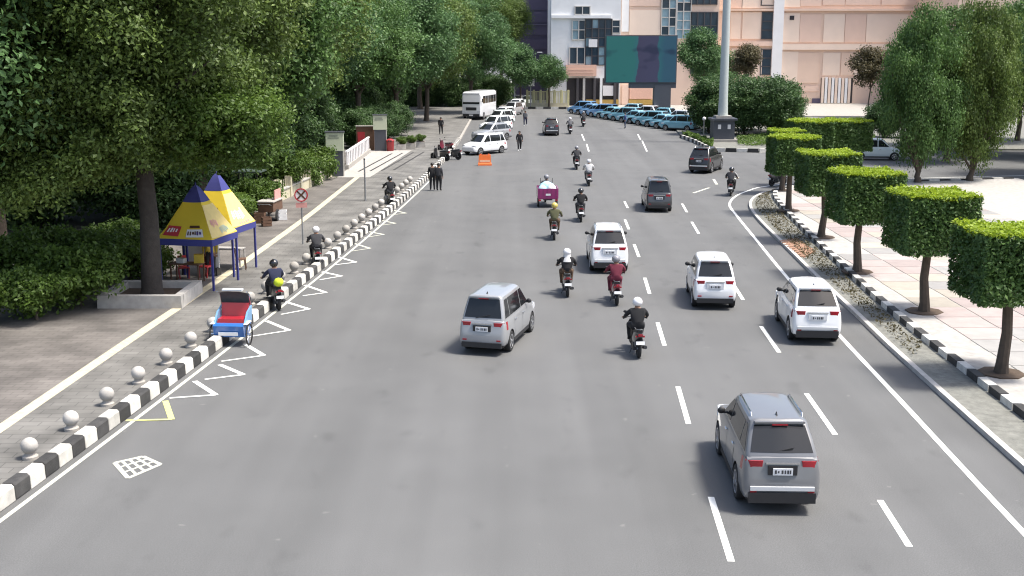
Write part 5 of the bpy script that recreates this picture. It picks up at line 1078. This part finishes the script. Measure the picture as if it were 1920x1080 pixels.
# no-stopping sign
def round_sign(px, py, h, label):
    g = G(px, py, WALK_Z); t = thing('traffic_sign', label, 'sign', (g.x, g.y, WALK_Z), R(8))
    MB().tube([(0, 0, 0), (0, 0, h)], .035, 8).build('post', 'metal', t)
    d_ = MB().lathe([(.3, -.012), (.3, .012)], (0, -.05, h - .3), 24, 'Y').build('disc', 'white_print', t)
    MB().lathe([(.305, .004), (.305, -.016), (.25, -.016), (.25, .004)], (0, -.066, h - .3), 24, 'Y', cap=False).build('red_ring', 'red_print', d_)
    for s in (1, -1): MB().box((0, -.07 - .003 * s, h - .3), (.07, .01, .5), ry=R(45 * s)).build('bar', 'brown_print', d_, smooth=0)
    MB().box((0, -.05, h - .76), (.5, .02, .22)).build('sub_plate', 'pink_print', t, smooth=0)
round_sign(568, 458, 2.55, 'round red ringed no stopping sign on a post by the kerb')
g = G(685, 376, WALK_Z); t = thing('slim_post', 'slim bare grey post on the left pavement near the sign', 'post', (g.x, g.y, WALK_Z)); MB().tube([(0, 0, 0), (0, 0, 2.4)], .05, 8).build('shaft', 'metal', t); MB().lathe([(.1, 0), (.1, .04)], n=10).build('base_plate', 'metal', t); MB().lathe([(.06, 2.38), (.06, 2.42), (.02, 2.46)], n=10).build('cap', 'dark_metal', t)
# sign pillars
M['cream_board'] = mat('cream_sign_board', (.5, .54, .4), .6, var=.06, scale=2); M['pillar_dark'] = mat('dark_pillar', (.06, .065, .08), .55); M['brick_wall'] = mat('brown_brick_wall', (.16, .09, .06), .85, var=.35, scale=4, bump=.5); M['cream_wall'] = mat('cream_wall', (.5, .46, .33), .8, var=.2, scale=2, bump=.3)
M['grey_ink'] = mat('grey_ink', (.22, .24, .2), .6)
def pillar(px, py, w_, h, hb_, label, dy=.35):
    g = G(px, py, WALK_Z); t = thing('sign_pillar', label, 'sign', (g.x, g.y + dy / 2, WALK_Z), R(4))
    MB().box((0, 0, hb_ / 2), (w_ * .86, dy, hb_)).build('shaft', 'pillar_dark', t, smooth=0); bo = MB().box((0, 0, hb_ + (h - hb_) / 2), (w_, dy + .06, h - hb_)).build('sign_board', 'cream_board', t, smooth=0)
    MB().box((0, 0, h + .04), (w_ + .12, dy + .16, .08)).build('cap', 'pillar_dark', t, smooth=0)
    for k, (z, ww) in enumerate(((h - .22, .5), (h - .36, .62))): MB().box((-.08, -dy / 2 - .036, z), (w_ * ww, .012, .07)).build('lettering_stroke', 'grey_ink', bo, smooth=0)
    MB().box((w_ * .46, 0, hb_ / 2), (.06, dy + .02, hb_ - .02)).build('edge_strip', 'concrete_pale', t, smooth=0)
pillar(629, 331, 1.2, 3.0, 1.75, 'cream topped gate pillar at the end of the garden wall'); pillar(713, 283, 1.15, 3.0, 1.8, 'cream topped totem sign beside the brown brick wall')
# garden wall with posts
a, b = G(532, 378, WALK_Z), G(648, 322, WALK_Z); a.x -= .3; b.x -= .35
wl = thing('garden_wall', 'low cream garden wall with square posts before the gate pillar', 'wall', a, heading(a, b)); Lw = (b - a).length
MB().box((0, Lw / 2, .3), (.22, Lw, .6)).build('wall', 'cream_wall', wl, smooth=0); MB().box((0, Lw / 2, .63), (.34, Lw, .07)).build('coping', 'concrete_pale', wl, smooth=0)
for k in range(8): MB().box((.0, Lw * k / 7, .62), (.36, .36, 1.25)).build('post', 'cream_wall', wl, smooth=0)
for k in range(7):
    for q in range(5): MB().box((0, Lw * (k + (q + 1) / 6) / 7, .9), (.04, .04, .5)).build('railing_bar', 'cream_wall', wl, smooth=0)
# white balustrade rising to the brick wall
a, b = G(650, 318, WALK_Z), G(692, 286, WALK_Z)
bl = thing('balustrade', 'white balustrade between the gate pillar and the brown brick wall', 'railing', a, heading(a, b)); Lb = (b - a).length; n = 15
MB().box((0, Lb / 2, .16), (.3, Lb, .32)).build('plinth', 'concrete', bl, smooth=0); MB().box((0, Lb / 2, 1.28), (.16, Lb, .1)).build('handrail', 'white_print', bl, smooth=0)
for k in range(n): MB().box((0, Lb * (k + .5) / n, .78), (.12, .34, .92)).build('baluster', 'white_print', bl, smooth=0)
a, b = G(668, 282, WALK_Z), G(704, 280, WALK_Z)
wb = thing('brick_wall', 'brown brick wall beside the totem sign', 'wall', (a.x, a.y + .4, WALK_Z), 0); Lb = b.x - a.x
MB().box((Lb / 2, 0, 1.0), (Lb, .3, 2.0)).build('wall', 'brick_wall', wb, smooth=0); MB().box((Lb / 2, 0, 2.05), (Lb + .1, .42, .1)).build('coping', 'concrete', wb, smooth=0); MB().box((Lb * .28, -.17, .95), (Lb * .4, .04, 1.2)).build('red_panel', 'red_print', wb, smooth=0)
g = G(732, 283, WALK_Z); t = thing('litter_bin', 'red litter bin at the foot of the totem sign', 'bin', (g.x, g.y, WALK_Z)); MB().lathe([(.26, 0), (.3, .05), (.33, .8), (.34, .84)], n=16).build('barrel', 'redplastic', t); MB().lathe([(.36, .83), (.36, .9), (.2, 1.02), (.05, 1.05)], n=16).build('lid', 'redplastic', t); MB().box((0, -.3, .86), (.3, .1, .14)).build('flap', 'plastic', t)
for i, (px, py) in enumerate(((752, 281), (770, 279), (789, 276))):
    g = G(px, py, WALK_Z); t = thing('stone_planter', '%s low stone planter past the red bin' % ORD[i], 'planter', (g.x, g.y, WALK_Z), R(4), 'planters past the red bin'); MB().box((0, 0, .25), (.85, .7, .5), top=.93).build('box', 'concrete' if i % 2 else 'concrete_pale', t, smooth=0); MB().box((0, 0, .51), (.7, .56, .03)).build('soil', 'soil', t, smooth=0)
    c = link('foliage', crown('bush')[0], t, (0, 0, .8), i); c.scale = (.4, .4, .45)
# vendor things past the tents
g = G(508, 412, WALK_Z)
vc = thing('vendor_cart', 'wooden vendor cart with pale side board past the tents', 'cart', (g.x, g.y, WALK_Z), R(-6))
MB().box((0, 0, .75), (.8, 1.6, .5)).build('cabinet', 'wood', vc, smooth=0); MB().box((0, 0, 1.03), (.9, 1.75, .05)).build('counter', 'concrete_pale', vc, smooth=0); MB().box((.3, .3, 1.3), (.04, 1.0, .5)).build('side_board', 'pink_print', vc, smooth=0)
for sx in (-1, 1): link('rim', MB().lathe([(.06, -.05), (.06, .05)], n=10, axis='X').mesh('rim', 'metal'), link('wheel', MB().lathe([(.2, -.03), (.3, -.03), (.3, .03), (.2, .03)], n=18, axis='X').mesh('wheel', 'tyre', 40), vc, (sx * .46, -.3, .3))); MB().box((sx * .3, .65, .26), (.06, .06, .52)).build('leg', 'wood', vc, smooth=0)
MB().tube([(-.3, -.8, .85), (-.3, -1.15, .95), (.3, -1.15, .95), (.3, -.8, .85)], .022, 6).build('push_handle', 'metal', vc)
for i, (px, py, s, m, lab) in enumerate(((488, 418, .42, 'wood', 'brown wooden crate beside the farther tent'), (529, 412, .4, 'offwhite', 'white box beside the vendor cart'), (500, 424, .36, 'wood', 'low brown crate in front of the vendor cart'))):
    g = G(px, py, WALK_Z); t = thing('crate', lab, 'crate', (g.x, g.y, WALK_Z), .2 * i, 'crates by the vendor cart')
    for q in range(3):
        for sx, sy, rz_ in ((0, -1, 0), (0, 1, 0), (-1, 0, 1.5708), (1, 0, 1.5708)): MB().box((sx * s * .6, sy * s * .6, .09 + q * s * .42), (s * 1.2, .03, s * .34), rz=rz_).build('slat', m, t, smooth=0)
    MB().box((0, 0, .03), (s * 1.16, s * 1.16, .04)).build('base', m, t, smooth=0)
g = G(492, 392, WALK_Z); kk = thing('street_kiosk', 'dark green kiosk cabinet behind the vendor cart', 'kiosk', (g.x - .6, g.y, WALK_Z), R(-5)); M['kiosk'] = mat('kiosk_green', (.05, .075, .06), .6, var=.2)
MB().box((0, 0, .55), (1.1, .9, 1.1)).build('cabinet', 'kiosk', kk, smooth=0); MB().box((0, 0, 2.1), (1.5, 1.3, .08)).build('roof', 'kiosk', kk, smooth=0); MB().box((0, -.4, 1.12), (1.2, .35, .04)).build('counter', 'concrete_pale', kk, smooth=0)
for sx in (-1, 1):
    for sy in (-1, 1): MB().box((sx * .5, sy * .4, 1.57), (.06, .06, .98)).build('post', 'dark_metal', kk, smooth=0)
person('stand', 'darkgrey', 'black', (-12.9, 62.2, WALK_Z), R(120), 'person in dark clothes behind the vendor cart')

# ================================================================== FAR STREET FURNITURE
M['barrier_orange'] = mat('orange_plastic', (.75, .16, .03), .5, var=.12); M['barrier_pale'] = mat('pale_orange_plastic', (.7, .4, .26), .5)
g = G(909, 310); t = thing('road_barrier', 'small orange plastic barrier on the road before the parked cars', 'barrier', (g.x, g.y, 0), R(3))
MB().loft([[(x * w_, y * d_, z) for x, y in ((-.5, -.5), (.5, -.5), (.5, .5), (-.5, .5))] for z, w_, d_ in ((0, 1.05, .45), (.1, 1.05, .45), (.25, .95, .3), (.8, .9, .2))]).build('body', 'barrier_orange', t, smooth=0); MB().box((0, -.145, .34), (.8, .03, .16), rx=R(-6)).build('reflective_strip', 'barrier_pale', t, smooth=0)
for sx in (-1, 1): MB().box((sx * .3, 0, .84), (.12, .12, .08)).build('lug', 'barrier_orange', t, smooth=0)
# roadside screen
Yb = 149; t = thing('roadside_screen', 'large teal roadside video screen on a single dark column', 'billboard', (18.9, Yb, .13), R(2))
def bxy(px, py): q = atY(px, py, Yb); return q.x - 18.9, q.z - .13
x0, zt_ = bxy(1135, 66); x1, zb_ = bxy(1268, 156)
MB().box(((x0 + x1) / 2, .3, (zt_ + zb_) / 2), (x1 - x0, .8, zt_ - zb_)).build('housing', 'pillar_dark', t, smooth=0)
ms = bpy.data.materials.new('screen_picture'); ms.use_nodes = True; q = ms.node_tree; bb_ = q.nodes['Principled BSDF']; tcn = q.nodes.new('ShaderNodeTexCoord'); sx_ = q.nodes.new('ShaderNodeSeparateXYZ'); q.links.new(tcn.outputs['Generated'], sx_.inputs[0])
nz = q.nodes.new('ShaderNodeTexNoise'); nz.inputs['Scale'].default_value = 3.5; nz.inputs['Detail'].default_value = 4; q.links.new(tcn.outputs['Generated'], nz.inputs[0])
ad_ = q.nodes.new('ShaderNodeMath'); ad_.operation = 'MULTIPLY_ADD'; ad_.inputs[1].default_value = .12; q.links.new(nz.outputs[0], ad_.inputs[0]); q.links.new(sx_.outputs[0], ad_.inputs[2])
rp = q.nodes.new('ShaderNodeValToRGB'); el = rp.color_ramp.elements; el[0].color = (.01, .085, .08, 1); el[0].position = .44; el[1].color = (.012, .05, .08, 1); el[1].position = .9
for pos, c in ((.5, (.014, .08, .09)), (.51, (.028, .026, .055)), (.8, (.028, .028, .06)), (.81, (.012, .07, .085))): e_ = rp.color_ramp.elements.new(pos); e_.color = (*c, 1)
q.links.new(ad_.outputs[0], rp.inputs[0]); n2 = q.nodes.new('ShaderNodeTexNoise'); n2.inputs['Scale'].default_value = 2.3; q.links.new(tcn.outputs['Generated'], n2.inputs[0]); r2_ = q.nodes.new('ShaderNodeValToRGB'); r2_.color_ramp.elements[0].position = .34; r2_.color_ramp.elements[0].color = (.35, .45, .6, 1); r2_.color_ramp.elements[1].position = .42; r2_.color_ramp.elements[1].color = (1, 1, 1, 1); q.links.new(n2.outputs[0], r2_.inputs[0])
mm = q.nodes.new('ShaderNodeMix'); mm.data_type = 'RGBA'; mm.blend_type = 'MULTIPLY'; mm.inputs[0].default_value = 1; q.links.new(rp.outputs[0], mm.inputs[6]); q.links.new(r2_.outputs[0], mm.inputs[7])
q.links.new(mm.outputs[2], bb_.inputs['Base Color']); q.links.new(mm.outputs[2], bb_.inputs['Emission Color']); bb_.inputs['Emission Strength'].default_value = .25; bb_.inputs['Roughness'].default_value = .5
MB().box(((x0 + x1) / 2, -.13, (zt_ + zb_) / 2), (x1 - x0 - .25, .06, zt_ - zb_ - .25)).build('screen', ms, t, smooth=0)
cx0, _ = bxy(1226, 200); cx1, _ = bxy(1257, 200); cz = bxy(1240, 160)[1]
MB().box(((cx0 + cx1) / 2, .6, cz / 2), (cx1 - cx0, 1.4, cz)).build('column', 'pillar_dark', t, smooth=0); MB().box(((bxy(1180, 160)[0] + x1) / 2, .5, zb_ - .3), (x1 - bxy(1180, 160)[0], 1.0, .6)).build('cross_beam', 'pillar_dark', t, smooth=0)
# tall tapered pole on a dark plinth
g = G(1357, 266, .14); t = thing('monument_pole', 'tall pale tapering pole on a dark square plinth on the island', 'pole', (g.x, g.y + 1, .14)); M['pale_pole'] = mat('pale_pole_paint', (.42, .46, .45), .6, var=.1)
MB().box((0, 0, 1.0), (2.0, 2.0, 2.0), top=.97).build('plinth', 'pillar_dark', t, smooth=0); MB().box((0, 0, .12), (2.6, 2.6, .24)).build('base_step', 'concrete', t, smooth=0); MB().box((0, 0, 2.08), (2.4, 2.4, .18)).build('cap', 'pillar_dark', t, smooth=0); MB().box((0, 0, 2.28), (1.5, 1.5, .22)).build('collar', 'concrete', t, smooth=0)
MB().lathe([(.48, 2.38), (.42, 4), (.36, 12), (.3, 21)], n=16).build('shaft', 'pale_pole', t)
for sx in (-1, 1): MB().box((sx * .45, -1.02, 1.4), (.28, .06, .42)).build('plaque', 'white_print', t, smooth=0)
hd = MB().box((0, 0, 21.3), (3.0, .5, .5)).build('lamp_head', 'pale_pole', t)
g = G(1319, 262, .14); t = thing('lamp_post', 'slim lamp post with small globe on the island left of the pole', 'lamp', (g.x, g.y, .14)); MB().tube([(0, 0, 0), (0, 0, 1.9)], .05, 7).build('post', 'metal', t); MB().ball((0, 0, 2.0), .18, 10).build('globe', 'white_print', t)
# cream fence at the end of the road
a, b = Vector((2.2, 174, .13)), Vector((8.2, 173.2, .13))
fn = thing('cream_fence', 'cream fence of upright bars at the far end of the road', 'fence', a, heading(a, b) ); Lf = (b - a).length; M['cream_paint'] = mat('cream_fence_paint', (.55, .52, .3), .7)
MB().box((0, Lf / 2, .3), (.3, Lf, .6)).build('plinth', 'cream_wall', fn, smooth=0)
for k in range(7): MB().box((0, Lf * k / 6, 1.25), (.28, .28, 2.5)).build('post', 'cream_paint', fn, smooth=0)
for k in range(6):
    for q_ in range(4): MB().box((0, Lf * (k + (q_ + 1) / 5) / 6, 1.4), (.06, .09, 1.6)).build('bar', 'cream_paint', fn, smooth=0)
MB().box((0, Lf / 2, 2.25), (.1, Lf, .12)).build('rail', 'cream_paint', fn, smooth=0)
for k, (px, lab) in enumerate(((965, 'grey lamp post behind the parked cars at the road end'), (995, 'lamp post with white box left of the cream fence'))):
    q = atY(px, 190, 171); t = thing('lamp_post', lab, 'lamp', (q.x, 171 + k, .13)); MB().tube([(0, 0, 0), (0, 0, 7), (.4, 0, 7.6), (1.2, -.2, 7.9)], [.09, .07, .05, .04], 8).build('post', 'metal', t); MB().box((1.3, -.22, 7.9), (.7, .25, .12)).build('lantern', 'white_print', t)
    if k: MB().box((.1, -.15, 3.9), (.9, .3, 1.6)).build('box', 'white_print', t, smooth=0)
